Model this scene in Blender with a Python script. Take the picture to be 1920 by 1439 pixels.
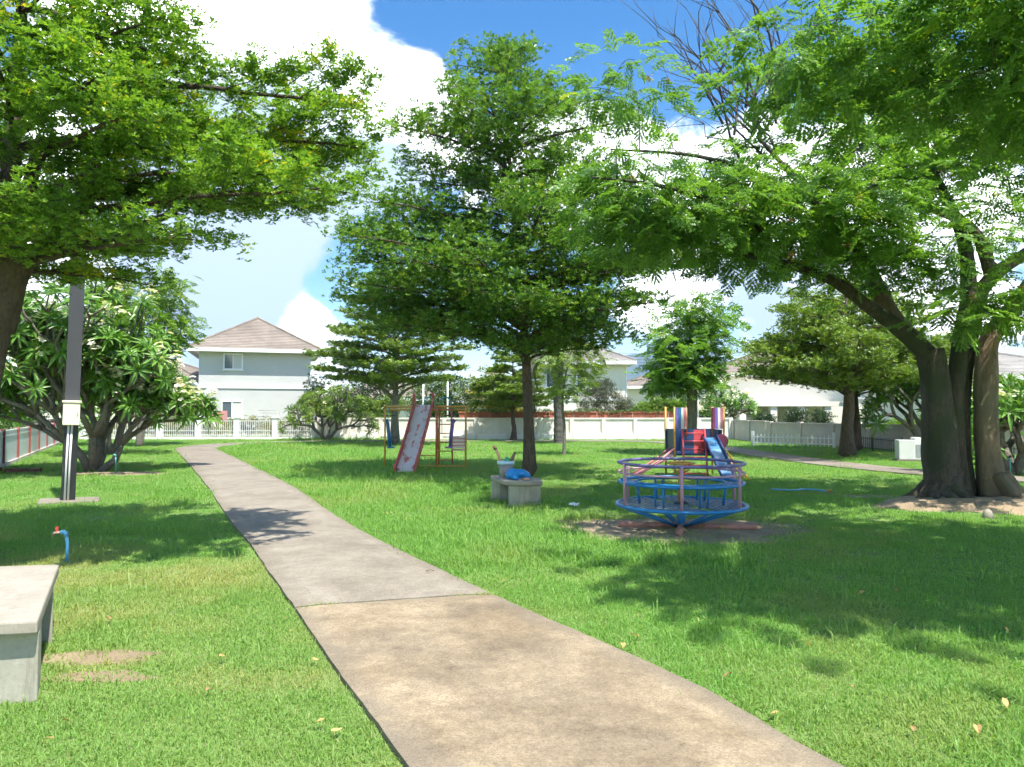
import bpy, math, random
import numpy as np
from mathutils import Vector, Matrix
R = math.radians
for o in list(bpy.data.objects): bpy.data.objects.remove(o)
scene = bpy.context.scene
col = scene.collection

# ------------------------------------------------------------------ camera
cam_d = bpy.data.cameras.new('camera'); cam = bpy.data.objects.new('camera', cam_d); col.objects.link(cam)
cam.location = (0, 0, 1.5); cam.rotation_euler = (R(90 + 2.08), 0, 0)
cam_d.sensor_width = 36; cam_d.lens = 26; cam_d.clip_start = .05; cam_d.clip_end = 20000
scene.camera = cam
scene.view_settings.view_transform = 'Standard'; scene.view_settings.look = 'None'
scene.view_settings.gamma = 1; scene.view_settings.use_curve_mapping = False
scene.view_settings.exposure = 2.0
scene.cycles.max_bounces = 6; scene.cycles.diffuse_bounces = 4; scene.cycles.transmission_bounces = 4
scene.cycles.glossy_bounces = 2; scene.cycles.transparent_max_bounces = 6
scene.cycles.sample_clamp_indirect = 6; scene.cycles.use_denoising = True
scene.cycles.use_adaptive_sampling = True; scene.cycles.adaptive_threshold = .03; scene.cycles.adaptive_min_samples = 16

# ------------------------------------------------------------------ sky and sun
SUN = Vector((.30, -.39, 1)).normalized()
elev = math.asin(SUN.z); azim = math.atan2(SUN.x, SUN.y)
world = bpy.data.worlds.new('World'); scene.world = world; world.use_nodes = True
wt = world.node_tree; wt.nodes.clear()
def wn(t, **k):
    n = wt.nodes.new(t)
    for a, b in k.items(): setattr(n, a, b)
    return n
def wl(a, b): wt.links.new(a, b)
def wmath(op, a, b=None, clamp=False):
    n = wn('ShaderNodeMath', operation=op, use_clamp=clamp)
    for i, v in enumerate((a, b)):
        if v is None: continue
        if isinstance(v, (int, float)): n.inputs[i].default_value = v
        else: wl(v, n.inputs[i])
    return n.outputs[0]
def wmap(v, a, b, c=0, d=1, mode='SMOOTHSTEP'):
    n = wn('ShaderNodeMapRange', interpolation_type=mode)
    wl(v, n.inputs[0])
    for i, x in enumerate((a, b, c, d)): n.inputs[i + 1].default_value = x
    return n.outputs[0]
tc = wn('ShaderNodeTexCoord')
# cumulus masses: direction (east, north, up) on the unit sphere, angular size, weight
CLOUDS = [((-.30, 1, .42), .26, .46), ((-.14, 1, .42), .11, .36), ((-.42, 1, .40), .26, .36), ((-.34, 1, .25), .17, .24), ((-.36, 1, .21), .13, .18), ((-.36, 1, .12), .10, .26),
          ((-.27, 1, .105), .06, .22), ((.10, 1, .36), .15, .26), ((.30, 1, .28), .22, .36), ((.52, 1, .22), .28, .36),
          ((-.58, 1, .20), .22, .26), ((.18, 1, .13), .08, .22), ((1, .3, .3), .4, .2), ((-1, -.2, .35), .4, .2), ((.3, -1, .3), .45, .2),
          ((-.22, 1, .20), .09, -.26), ((.02, 1, .56), .17, -.34), ((.16, 1, .56), .16, -.3), ((.30, 1, .58), .16, -.2), ((-.16, 1, .53), .07, -.22)]
def density(vec):
    m = wn('ShaderNodeMapping'); m.inputs['Scale'].default_value = (1, 1, 1.5); wl(vec, m.inputs[0])
    n = wn('ShaderNodeTexNoise'); n.inputs['Scale'].default_value = 3.1; n.inputs['Detail'].default_value = 7
    n.inputs['Roughness'].default_value = .61; n.inputs['Distortion'].default_value = .35; wl(m.outputs[0], n.inputs['Vector'])
    acc = wmath('ADD', wmath('MULTIPLY', n.outputs[0], 1.75), -.27)
    for d, r, w in CLOUDS:
        v = Vector(d).normalized()
        q = wn('ShaderNodeVectorMath', operation='DISTANCE'); wl(vec, q.inputs[0]); q.inputs[1].default_value = v
        acc = wmath('ADD', acc, wmap(q.outputs['Value'], r, r * .25, 0, w))
    return acc
dens = density(tc.outputs['Generated'])
up = wn('ShaderNodeVectorMath', operation='ADD'); wl(tc.outputs['Generated'], up.inputs[0]); up.inputs[1].default_value = (.02, -.02, .085)
dens2 = density(up.outputs[0])
cover = wmap(dens, .70, .90)
shade = wmap(dens2, .70, 1.22, 0, 1, 'LINEAR')
sky = wn('ShaderNodeTexSky', sky_type='NISHITA', sun_disc=False, sun_elevation=elev, sun_rotation=azim, air_density=1.0, dust_density=.2, ozone_density=1.0)
ramp = wn('ShaderNodeValToRGB'); wl(shade, ramp.inputs[0])
e = ramp.color_ramp.elements
e[0].position = .0; e[0].color = (9, 9.2, 9.6, 1); e[1].position = 1; e[1].color = (3.0, 3.7, 4.6, 1)
e2 = ramp.color_ramp.elements.new(.14); e2.color = (26, 26, 26, 1)
e2 = ramp.color_ramp.elements.new(.38); e2.color = (13, 13.4, 14.2, 1)
hs_ = wn('ShaderNodeHueSaturation'); hs_.inputs['Saturation'].default_value = 1.4; hs_.inputs['Value'].default_value = .85; wl(sky.outputs[0], hs_.inputs['Color'])
mix = wn('ShaderNodeMix', data_type='RGBA'); wl(cover, mix.inputs[0]); wl(hs_.outputs[0], mix.inputs[6]); wl(ramp.outputs[0], mix.inputs[7])
bg = wn('ShaderNodeBackground'); bg.inputs[1].default_value = .070; wl(mix.outputs[2], bg.inputs[0])
out = wn('ShaderNodeOutputWorld'); wl(bg.outputs[0], out.inputs[0])
world.cycles.sampling_method = 'MANUAL'; world.cycles.sample_map_resolution = 512
sd = bpy.data.lights.new('sun', 'SUN'); sd.energy = 2.6; sd.angle = R(.53); sd.color = (1, .955, .88)
so = bpy.data.objects.new('sun', sd); col.objects.link(so); so.rotation_euler = SUN.to_track_quat('Z', 'Y').to_euler()
so.location = (3, -4, 12)

# ------------------------------------------------------------------ materials
MATS = {}
def mat(name):
    m = bpy.data.materials.new(name); m.use_nodes = True; MATS[name] = m
    t = m.node_tree; b = t.nodes['Principled BSDF']
    return m, t, b
def nd(t, typ, **k):
    n = t.nodes.new(typ)
    for a, b in k.items(): setattr(n, a, b)
    return n
def noise(t, scale, detail=5, rough=.6, coord='Object', stretch=None, dist=0):
    c = nd(t, 'ShaderNodeTexCoord'); v = c.outputs[coord]
    if stretch:
        mp = nd(t, 'ShaderNodeMapping'); mp.inputs['Scale'].default_value = stretch; t.links.new(v, mp.inputs[0]); v = mp.outputs[0]
    n = nd(t, 'ShaderNodeTexNoise'); n.inputs['Scale'].default_value = scale; n.inputs['Detail'].default_value = detail
    n.inputs['Roughness'].default_value = rough; n.inputs['Distortion'].default_value = dist
    t.links.new(v, n.inputs['Vector']); return n.outputs[0]
def rampn(t, v, stops):
    r = nd(t, 'ShaderNodeValToRGB'); t.links.new(v, r.inputs[0]); cr = r.color_ramp
    while len(cr.elements) < len(stops): cr.elements.new(.5)
    for el, (p, c) in zip(cr.elements, stops): el.position = p; el.color = (*c, 1)
    return r.outputs[0]
def mixc(t, f, a, b, mode='MIX'):
    m = nd(t, 'ShaderNodeMix', data_type='RGBA', blend_type=mode)
    for i, v in ((0, f), (6, a), (7, b)):
        if isinstance(v, (int, float)): m.inputs[i].default_value = v
        elif isinstance(v, tuple): m.inputs[i].default_value = (*v, 1)
        else: t.links.new(v, m.inputs[i])
    return m.outputs[2]
def maprange(t, v, a, b, c=0, d=1):
    n = nd(t, 'ShaderNodeMapRange'); t.links.new(v, n.inputs[0])
    for i, x in enumerate((a, b, c, d)): n.inputs[i + 1].default_value = x
    return n.outputs[0]
def bump(t, b, h, s=.3, dist=.02):
    n = nd(t, 'ShaderNodeBump'); n.inputs['Strength'].default_value = s; n.inputs['Distance'].default_value = dist
    t.links.new(h, n.inputs['Height']); t.links.new(n.outputs[0], b.inputs['Normal'])
def paint(name, c, rough=.5, wear=None, wscale=6, wthr=.6, metal=0, var=.12, stretch=None):
    """painted or plain surface: slight blotchy variation, optional wear colour in noise patches"""
    m, t, b = mat(name)
    n = noise(t, 4, 6, .65, stretch=stretch)
    base = mixc(t, n, tuple(x * (1 - var) for x in c), tuple(min(1, x * (1 + var)) for x in c))
    if wear:
        w = noise(t, wscale, 7, .7, stretch=stretch); base = mixc(t, maprange(t, w, wthr - .03, wthr + .04), base, wear)
    t.links.new(base, b.inputs['Base Color']); b.inputs['Roughness'].default_value = rough; b.inputs['Metallic'].default_value = metal
    bump(t, b, noise(t, 60, 3), .12, .004)
    return m
def leaf(name, dark, light, young=None, trans=.38, rough=.36):
    m, t, b = mat(name)
    a = nd(t, 'ShaderNodeAttribute', attribute_name='tint')
    st = [(0, dark), (.62, light)] + ([(.93, light), (1, young)] if young else [])
    c = rampn(t, a.outputs['Fac'], st)
    t.links.new(c, b.inputs['Base Color']); b.inputs['Roughness'].default_value = rough; b.inputs['Specular IOR Level'].default_value = .55
    tr = nd(t, 'ShaderNodeBsdfTranslucent')
    t.links.new(mixc(t, 1.0, c, (1.5, 1.45, .55), 'MULTIPLY'), tr.inputs[0])
    mx = nd(t, 'ShaderNodeMixShader'); mx.inputs[0].default_value = trans
    t.links.new(b.outputs[0], mx.inputs[1]); t.links.new(tr.outputs[0], mx.inputs[2])
    t.links.new(mx.outputs[0], t.nodes['Material Output'].inputs[0]); return m
def bark(name, a, b_, moss=None, scale=9, depth=.03):
    m, t, b = mat(name)
    n = noise(t, scale*2.0, 10, .82, stretch=(1, 1, .32), dist=.8); n2 = noise(t, 1.6, 4, .5)
    c = mixc(t, maprange(t, n, .38, .64), a, b_)
    if moss: c = mixc(t, maprange(t, n2, .42, .60), c, moss)
    t.links.new(c, b.inputs['Base Color']); b.inputs['Roughness'].default_value = .9
    bump(t, b, n, 1.0, depth*1.8); return m
def concrete(name, a, b_, stain, thr=.56, scale=1.6, rough=.88, stretch=None, grime=None, mott=0):
    m, t, b = mat(name)
    n = noise(t, scale, 8, .62, dist=.4, stretch=stretch); fine = noise(t, 45, 5, .7); big = noise(t, scale * .35, 5, .6)
    c = mixc(t, maprange(t, n, .34, .62), a, b_)
    c = mixc(t, maprange(t, big, thr - .1, thr + .14), c, stain)
    if grime: c = mixc(t, maprange(t, noise(t, 3.2, 8, .75, stretch=(6, 6, .5)), .52, .72), c, grime)
    if mott:
        c = mixc(t, mott, c, rampn(t, noise(t, 9, 10, .80, dist=.3), [(.32, (.55, .52, .48)), (.5, (.86, .84, .80)), (.66, (1.12, 1.10, 1.04))]), 'MULTIPLY')
        c = mixc(t, mott*.7, c, rampn(t, noise(t, 1.1, 6, .6, dist=.8), [(.36, (.62, .58, .52)), (.56, (1.05, 1.05, 1.04))]), 'MULTIPLY')
    if mott:
        at = nd(t, 'ShaderNodeAttribute', attribute_name='tint'); sm = nd(t, 'ShaderNodeMath', operation='ADD'); t.links.new(at.outputs['Fac'], sm.inputs[0]); t.links.new(noise(t, 3.0, 8, .7), sm.inputs[1])
        c = mixc(t, maprange(t, sm.outputs[0], 1.18, 1.55, 0, .75), c, (.17, .145, .11))
        c = mixc(t, .75, c, rampn(t, noise(t, 85, 6, .9), [(.38, (.42, .40, .36)), (.50, (1.0, 1.0, 1.0)), (.62, (1.32, 1.30, 1.25))]), 'MULTIPLY')
        c = mixc(t, maprange(t, noise(t, 14, 9, .85), .60, .72, 0, .6), c, (.13, .11, .085))
    c = mixc(t, .35, c, rampn(t, fine, [(.3, (.35, .33, .3)), (.7, (.75, .72, .66))]), 'SOFT_LIGHT')
    t.links.new(c, b.inputs['Base Color']); b.inputs['Roughness'].default_value = rough
    bump(t, b, fine, .25, .006); return m

bark('bark_brown', (.055, .038, .026), (.17, .125, .085)); bark('bark_grey', (.10, .09, .075), (.27, .245, .20))
bark('bark_moss', (.030, .025, .017), (.165, .135, .092), (.055, .062, .030)); bark('bark_tan', (.13, .092, .055), (.31, .225, .135), (.17, .145, .085), 7, .03)
bark('bark_dead', (.07, .06, .05), (.16, .14, .12)); bark('bark_palm', (.06, .055, .05), (.20, .185, .165), None, 14, .05)
leaf('leaf_tier', (.072, .165, .026), (.195, .345, .045), (.46, .43, .03), .48); leaf('leaf_tier_mid', (.050, .128, .024), (.135, .265, .042), (.27, .30, .04), .42)
leaf('leaf_tier_far', (0.081, 0.150, 0.030), (0.194, 0.294, 0.050), (.25, .27, .04), .38); leaf('leaf_feather', (.060, .155, .034), (.165, .315, .060), (.30, .38, .05), .52)
leaf('leaf_feather_dark', (0.030, 0.075, 0.015), (0.105, 0.188, 0.027), (.18, .2, .02), .30)
leaf('leaf_plumeria', (0.058, 0.143, 0.023), (0.143, 0.293, 0.039), (.18, .24, .04), .30, .35)
leaf('leaf_bush', (0.039, 0.078, 0.019), (0.117, 0.208, 0.039), (.2, .22, .04), .3); leaf('leaf_bright', (0.090, 0.180, 0.017), (0.192, 0.324, 0.036), (.3, .33, .05), .4)
leaf('leaf_olive', (.055, .07, .045), (.14, .16, .10), None, .3, .6); leaf('leaf_gold', (.10, .13, .02), (.30, .27, .03), (.5, .35, .03), .35)
leaf('leaf_palm', (.05, .075, .018), (.15, .17, .04), (.30, .24, .08), .25); leaf('leaf_deep', (.015, .04, .012), (.04, .085, .02), None, .25)
leaf('petal', (.72, .70, .62), (.82, .80, .72), None, .3, .6); leaf('petal_pink', (.55, .22, .16), (.75, .38, .28), None, .3, .6)
leaf('leaf_dry', (.23, .13, .05), (.50, .34, .13), None, .2, .7)
# lawn blades: colour changes from tuft to tuft and with broad patches over the lawn
m, t, b = mat('grass_blade')
oi = nd(t, 'ShaderNodeObjectInfo'); gi = nd(t, 'ShaderNodeAttribute', attribute_name='tint'); dry = nd(t, 'ShaderNodeAttribute', attribute_name='dry', attribute_type='INSTANCER')
c = rampn(t, gi.outputs['Fac'], [(0, (.105, .235, .048)), (.5, (.185, .38, .082)), (.9, (.265, .46, .12)), (1, (.46, .42, .20))])
c = mixc(t, maprange(t, oi.outputs['Random'], 0, 1, 0, .30), c, (.21, .32, .06))
c = mixc(t, dry.outputs['Fac'], c, (.40, .38, .15))
t.links.new(c, b.inputs['Base Color']); b.inputs['Roughness'].default_value = .5; b.inputs['Specular IOR Level'].default_value = .3
tr = nd(t, 'ShaderNodeBsdfTranslucent'); t.links.new(mixc(t, 1.0, c, (1.35, 1.4, .6), 'MULTIPLY'), tr.inputs[0])
mx = nd(t, 'ShaderNodeMixShader'); mx.inputs[0].default_value = .45
t.links.new(b.outputs[0], mx.inputs[1]); t.links.new(tr.outputs[0], mx.inputs[2]); t.links.new(mx.outputs[0], t.nodes['Material Output'].inputs[0])
# soil and thatch under the lawn
m, t, b = mat('lawn_soil')
n = noise(t, .5, 8, .65); f = noise(t, 22, 6, .7)
c = mixc(t, maprange(t, n, .35, .65), (.12, .20, .045), (.17, .25, .06)); c = mixc(t, maprange(t, f, .50, .72), c, (.16, .14, .06))
t.links.new(c, b.inputs['Base Color']); b.inputs['Roughness'].default_value = .95; bump(t, b, f, .6, .03)
concrete('bare_soil', (0.240, 0.176, 0.108), (0.320, 0.248, 0.160), (0.160, 0.120, 0.072), .55, 2.2)
concrete('path_old', (.240, .215, .178), (.288, .260, .220), (.208, .185, .152), .54, 2.0, mott=.6)
concrete('path_tan', (.262, .212, .146), (.335, .275, .192), (.198, .162, .118), .52, 2.4, mott=.95)
concrete('path_far', (.220, .190, .152), (.265, .232, .19), (.19, .165, .135), .52, 1.2, mott=.5)
concrete('bench_stone', (.285, .258, .212), (.345, .315, .262), (.225, .20, .16), .52, 3.5, grime=(.23, .205, .165))
concrete('bench_leg', (.37, .355, .295), (.45, .43, .36), (.27, .25, .20), .52, 3, grime=(.19, .175, .13))
concrete('wall_white', (.66, .63, .57), (.78, .755, .70), (.60, .53, .45), .60, 1.2, grime=(.55, .48, .41))
concrete('wall_plinth', (.74, .73, .70), (.80, .79, .76), (.66, .63, .58), .60, 1.2)
concrete('wall_weathered', (.46, .42, .385), (.57, .53, .49), (.40, .325, .285), .50, 1.0, grime=(.34, .275, .24))
concrete('render_grey', (.47, .475, .465), (.505, .51, .50), (.44, .44, .425), .6, .6)
concrete('render_cream', (.70, .665, .59), (.74, .71, .63), (.66, .61, .52), .62, .6)
concrete('roof_brown', (.205, .170, .140), (.26, .22, .185), (.17, .142, .12), .55, 1.5); concrete('roof_grey', (.27, .255, .24), (.34, .32, .30), (.22, .205, .19), .55, 1.5)
concrete('brick_red', (.42, .135, .075), (.50, .18, .10), (.36, .13, .085), .55, 2)
concrete('pillar_tan', (.36, .21, .14), (.44, .27, .19), (.30, .19, .13), .55, 2)
paint('white_paint', (.78, .78, .76), .5); paint('grey_metal', (.33, .34, .36), .5); paint('pole_grey', (.05, .052, .06), .55, (.07, .067, .067), 4, .64, stretch=(3, 3, .4)); paint('pole_black', (.018, .02, .021), .38, (.075, .075, .07), 8, .62, stretch=(4, 4, .3))
paint('box_cream', (.72, .68, .52), .5, (.5, .45, .33), 9, .68); paint('pvc_white', (.70, .70, .68), .4); paint('pvc_blue', (.10, .34, .55), .4, (.30, .44, .52), 14, .6)
paint('pvc_teal', (.08, .33, .30), .4, (.3, .42, .38), 10, .6); paint('tap_brown', (.30, .22, .17), .5)
paint('panel_sheet', (.56, .61, .64), .45, (.42, .45, .46), 3, .62); paint('post_red', (.30, .055, .05), .5, (.12, .05, .045), 3, .56); paint('iron_dark', (.04, .045, .05), .5)
paint('slide_red', (.46, .075, .065), .42, (.52, .38, .36), 7, .63); paint('slide_bed', (.60, .575, .575), .38, (.46, .15, .12), 3.6, .545, stretch=(2, 1, .8))
paint('play_yellow', (.60, .32, .05), .42, (.42, .17, .06), 8, .62); paint('play_orange', (.52, .17, .05), .42, (.40, .10, .06), 8, .6); paint('play_teal', (.04, .33, .30), .4); paint('play_blue', (.015, .155, .36), .38, (.10, .24, .36), 9, .66)
paint('merry_blue', (.012, .17, .40), .35, (.10, .27, .44), 12, .66); paint('merry_slat', (.10, .16, .24), .5, (.24, .28, .33), 8, .56); paint('merry_purple', (.13, .115, .27), .4, (.28, .22, .30), 9, .62); paint('merry_pink', (.46, .25, .31), .42, (.38, .17, .17), 9, .64)
paint('merry_gold', (.52, .27, .045), .4, (.36, .15, .05), 9, .6); paint('pipe_rust', (.36, .17, .125), .6, (.24, .13, .09), 6, .55); paint('play_red', (.55, .065, .08), .4, (.5, .25, .24), 9, .66)
paint('play_pink', (.60, .22, .27), .42, (.62, .48, .46), 7, .6); paint('play_navy', (.012, .045, .14), .4, (.05, .10, .2), 6, .64); paint('play_plum', (.22, .035, .09), .4); paint('play_violet', (.16, .11, .42), .4, (.30, .27, .45), 8, .62)
paint('seat_white', (.74, .70, .68), .5); paint('toy_blue', (.01, .22, .56), .3); paint('toy_rim', (.45, .60, .74), .35); paint('toy_red', (.55, .06, .05), .4); paint('toy_brown', (.17, .085, .05), .5); paint('toy_green', (.03, .35, .15), .4); paint('toy_skin', (.60, .33, .2), .5)
paint('tissue', (.85, .85, .85), .8); paint('log_wood', (.13, .05, .032), .85, (.05, .025, .02), 9, .55); paint('salmon', (.62, .27, .24), .6); paint('shade_dark', (.03, .03, .03), .8); paint('curtain', (.55, .55, .52), .9, var=.2, stretch=(9, 9, .2)); paint('wood_brown', (.16, .085, .05), .7); paint('alu', (.68, .68, .67), .4)
m, t, b = mat('glass_dark'); b.inputs['Base Color'].default_value = (.10, .13, .15, 1); b.inputs['Roughness'].default_value = .08; b.inputs['Specular IOR Level'].default_value = .7
m, t, b = mat('bucket_clear'); b.inputs['Base Color'].default_value = (.75, .82, .85, 1); b.inputs['Roughness'].default_value = .2; b.inputs['Transmission Weight'].default_value = .75; b.inputs['IOR'].default_value = 1.15
m, t, b = mat('mountain'); n = noise(t, .004, 8, .6)
t.links.new(mixc(t, n, (.03, .055, .03), (.06, .09, .05)), b.inputs['Base Color']); b.inputs['Roughness'].default_value = 1

# ------------------------------------------------------------------ mesh helpers
def np_mesh(name, V, F, material, tint=None, smooth=False, mats=None, midx=None):
    """V (n,3), F list/array of equal-size faces or list of arrays"""
    V = np.asarray(V, np.float32).reshape(-1, 3)
    groups = [np.asarray(F)] if isinstance(F, np.ndarray) else F
    if groups and not isinstance(groups[0], np.ndarray):
        by = {}
        for f in groups: by.setdefault(len(f), []).append(f)
        groups = [np.array(v) for v in by.values()]
    loops = np.concatenate([g.ravel() for g in groups]).astype(np.int32)
    tot = np.concatenate([np.full(len(g), g.shape[1]) for g in groups]).astype(np.int32)
    start = np.concatenate([[0], np.cumsum(tot)[:-1]]).astype(np.int32)
    me = bpy.data.meshes.new(name)
    me.vertices.add(len(V)); me.vertices.foreach_set('co', V.ravel())
    me.loops.add(len(loops)); me.loops.foreach_set('vertex_index', loops)
    me.polygons.add(len(tot)); me.polygons.foreach_set('loop_start', start)
    me.polygons.foreach_set('use_smooth', np.full(len(tot), bool(smooth)))
    me.update(calc_edges=True); me.validate()
    if tint is not None:
        a = me.attributes.new('tint', 'FLOAT', 'POINT'); a.data.foreach_set('value', np.asarray(tint, np.float32))
    me.materials.append(MATS[material]); return me
def link(name, me, parent=None, loc=None, rz=0):
    o = bpy.data.objects.new(name, me); col.objects.link(o)
    if parent: o.parent = parent
    if loc is not None: o.location = loc
    if rz: o.rotation_euler.z = rz
    return o
def tag(o, label=None, cat=None, group=None, kind=None):
    if label: o['label'] = label
    if cat: o['category'] = cat
    if group: o['group'] = group
    if kind: o['kind'] = kind
    return o
def thing(name, label, cat, loc=(0, 0, 0), rz=0, group=None):
    o = bpy.data.objects.new(name, None); col.objects.link(o); o.location = loc; o.rotation_euler.z = rz; o.empty_display_size = .2
    return tag(o, label, cat, group, 'thing')
class MB:
    def __init__(s): s.v = []; s.f = []
    def add(s, V, F):
        n = len(s.v); s.v += [tuple(map(float, p)) for p in V]; s.f += [tuple(i + n for i in f) for f in F]; return s
    def box(s, x0, x1, y0, y1, z0, z1):
        return s.add([(x0,y0,z0),(x1,y0,z0),(x1,y1,z0),(x0,y1,z0),(x0,y0,z1),(x1,y0,z1),(x1,y1,z1),(x0,y1,z1)],
                     [(3,2,1,0),(4,5,6,7),(0,1,5,4),(1,2,6,5),(2,3,7,6),(3,0,4,7)])
    def hexa(s, b, tp):
        return s.add(list(b) + list(tp), [(3,2,1,0),(4,5,6,7),(0,1,5,4),(1,2,6,5),(2,3,7,6),(3,0,4,7)])
    def bar(s, a, b, w, h, upv=(0, 0, 1)):
        a = Vector(a); b = Vector(b); d = (b - a).normalized(); u = Vector(upv)
        if abs(d.dot(u)) > .98: u = Vector((0, 1, 0))
        x = d.cross(u).normalized(); y = x.cross(d).normalized(); x *= w / 2; y *= h / 2
        return s.hexa([a - x - y, a + x - y, a + x + y, a - x + y], [b - x - y, b + x - y, b + x + y, b - x + y])
    def tube(s, pts, rad, n=8, closed=False):
        V, F = sweep([Vector(p) for p in pts], rad, n, closed); return s.add(V, F)
    def ring(s, c, r, rr, n=36, m=8):
        return s.tube([(c[0] + r * math.cos(2*math.pi*i/n), c[1] + r * math.sin(2*math.pi*i/n), c[2]) for i in range(n)], rr, m, True)
    def lathe(s, prof, n=16, c=(0, 0, 0)):
        V = []; F = []
        for r, z in prof:
            for i in range(n): a = 2*math.pi*i/n; V.append((c[0]+r*math.cos(a), c[1]+r*math.sin(a), c[2]+z))
        k = len(prof)
        for j in range(k - 1):
            for i in range(n): F.append((j*n+i, j*n+(i+1)%n, (j+1)*n+(i+1)%n, (j+1)*n+i))
        F.append(tuple(range(n-1, -1, -1))); F.append(tuple((k-1)*n+i for i in range(n)))
        return s.add(V, F)
    def prism(s, poly, z0, z1):
        n = len(poly); V = [(x, y, z0) for x, y in poly] + [(x, y, z1) for x, y in poly]
        return s.add(V, [tuple(range(n-1, -1, -1)), tuple(range(n, 2*n))] + [(i, (i+1)%n, n+(i+1)%n, n+i) for i in range(n)])
    def mesh(s, name, m, smooth=False): return np_mesh(name, s.v, s.f, m, smooth=smooth)
    def build(s, name, m, parent=None, smooth=False, bevel=0, loc=None, rz=0):
        o = link(name, s.mesh(name, m, smooth), parent, loc, rz)
        if bevel:
            k = o.modifiers.new('bevel', 'BEVEL'); k.width = bevel; k.segments = 2; k.limit_method = 'ANGLE'
        return o
def sweep(P, rad, n=8, closed=False):
    k = len(P)
    if isinstance(rad, (int, float)): rad = [rad] * k
    V = []; F = []; ref = None
    for i in range(k):
        a = P[i-1] if (i or closed) else P[0]; b = P[(i+1) % k] if (i < k-1 or closed) else P[-1]
        d = (b - a)
        d = d.normalized() if d.length > 1e-9 else Vector((0, 0, 1))
        if ref is None: ref = Vector((1, 0, 0)) if abs(d.x) < .8 else Vector((0, 1, 0))
        x = (ref - d * ref.dot(d)).normalized(); y = d.cross(x); ref = x
        for j in range(n):
            t = 2*math.pi*j/n; V.append(P[i] + (x * math.cos(t) + y * math.sin(t)) * rad[i])
    for i in range(k if closed else k - 1):
        for j in range(n):
            q = (i+1) % k; F.append((i*n+j, i*n+(j+1)%n, q*n+(j+1)%n, q*n+j))
    if not closed: F.append(tuple(range(n-1, -1, -1))); F.append(tuple((k-1)*n+j for j in range(n)))
    return V, F
def arc(c, r, a0, a1, n, axis='xz'):
    res = []
    for i in range(n + 1):
        a = R(a0 + (a1 - a0) * i / n); u, w = r * math.cos(a), r * math.sin(a)
        res.append((c[0] + u, c[1], c[2] + w) if axis == 'xz' else (c[0] + u, c[1] + w, c[2]) if axis == 'xy' else (c[0], c[1] + u, c[2] + w))
    return res
def catmull(pts, n=6):
    P = [np.array(p, float) for p in pts]; P = [2*P[0]-P[1]] + P + [2*P[-1]-P[-2]]; o = []
    for i in range(1, len(P) - 2):
        for k in range(n):
            t = k / n
            o.append(.5*((2*P[i]) + (P[i+1]-P[i-1])*t + (2*P[i-1]-5*P[i]+4*P[i+1]-P[i+2])*t*t + (3*P[i]-P[i-1]-3*P[i+1]+P[i+2])*t**3))
    o.append(P[-2]); return o

# ------------------------------------------------------------------ foliage helpers
def frames(fwd, upv):
    f = fwd / np.maximum(np.linalg.norm(fwd, axis=1, keepdims=True), 1e-9)
    s = np.cross(upv, f); s /= np.maximum(np.linalg.norm(s, axis=1, keepdims=True), 1e-9)
    u = np.cross(f, s); return np.stack([f, s, u], 1)          # rows: forward, side, up
def stamp(templates, pos, fr, scale, tint, rng, jitter=.18):
    """copies small leaf clusters (V,F,T) to every position; returns V, F, tint"""
    Vs = []; Fs = []; Ts = []; off = 0; pick = rng.integers(0, len(templates), len(pos))
    for k, (tv, tf, tt) in enumerate(templates):
        i = np.nonzero(pick == k)[0]
        if not len(i): continue
        v = np.einsum('vk,nkj->nvj', tv, fr[i]) * scale[i, None, None] + pos[i, None, :]
        Vs.append(v.reshape(-1, 3)); nv = len(tv)
        Fs.append((tf[None] + (np.arange(len(i)) * nv)[:, None, None] + off).reshape(-1, tf.shape[1])); off += len(i) * nv
        nf = tt.max() + 1
        jj = rng.normal(0, jitter, (len(i), nf))[:, tt]
        Ts.append(np.clip(tint[i, None] + jj, 0, 1).ravel())
    return np.concatenate(Vs), np.concatenate(Fs), np.concatenate(Ts)
def leaf_quad(p, d, n, L, W, wide=.62, fold=.16):
    d = d / np.linalg.norm(d); s = np.cross(n, d); s /= max(np.linalg.norm(s), 1e-6); n = np.cross(d, s)
    return [p, p + d*L*wide - s*W/2 + n*W*fold, p + d*L, p + d*L*wide + s*W/2 + n*W*fold]
def t_rosette(rng, k=6, L=1, W=.45, lo=5, hi=50):
    """whorl of paddle leaves around the up axis; forward = any"""
    V = []; T = []
    for i in range(k):
        a = 2*math.pi*(i + rng.uniform(-.3, .3))/k; e = R(rng.uniform(lo, hi)); l = L*rng.uniform(.7, 1.1)
        d = np.array([math.cos(a)*math.cos(e), math.sin(a)*math.cos(e), math.sin(e)])
        n = np.array([-math.cos(a)*math.sin(e), -math.sin(a)*math.sin(e), math.cos(e)]) + rng.normal(0, .25, 3)
        V += leaf_quad(np.zeros(3) + d*.05, d, n, l, l*W); T += [i]*4
    V = np.array(V); return V, np.arange(len(V)).reshape(-1, 4), np.array(T)
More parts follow.
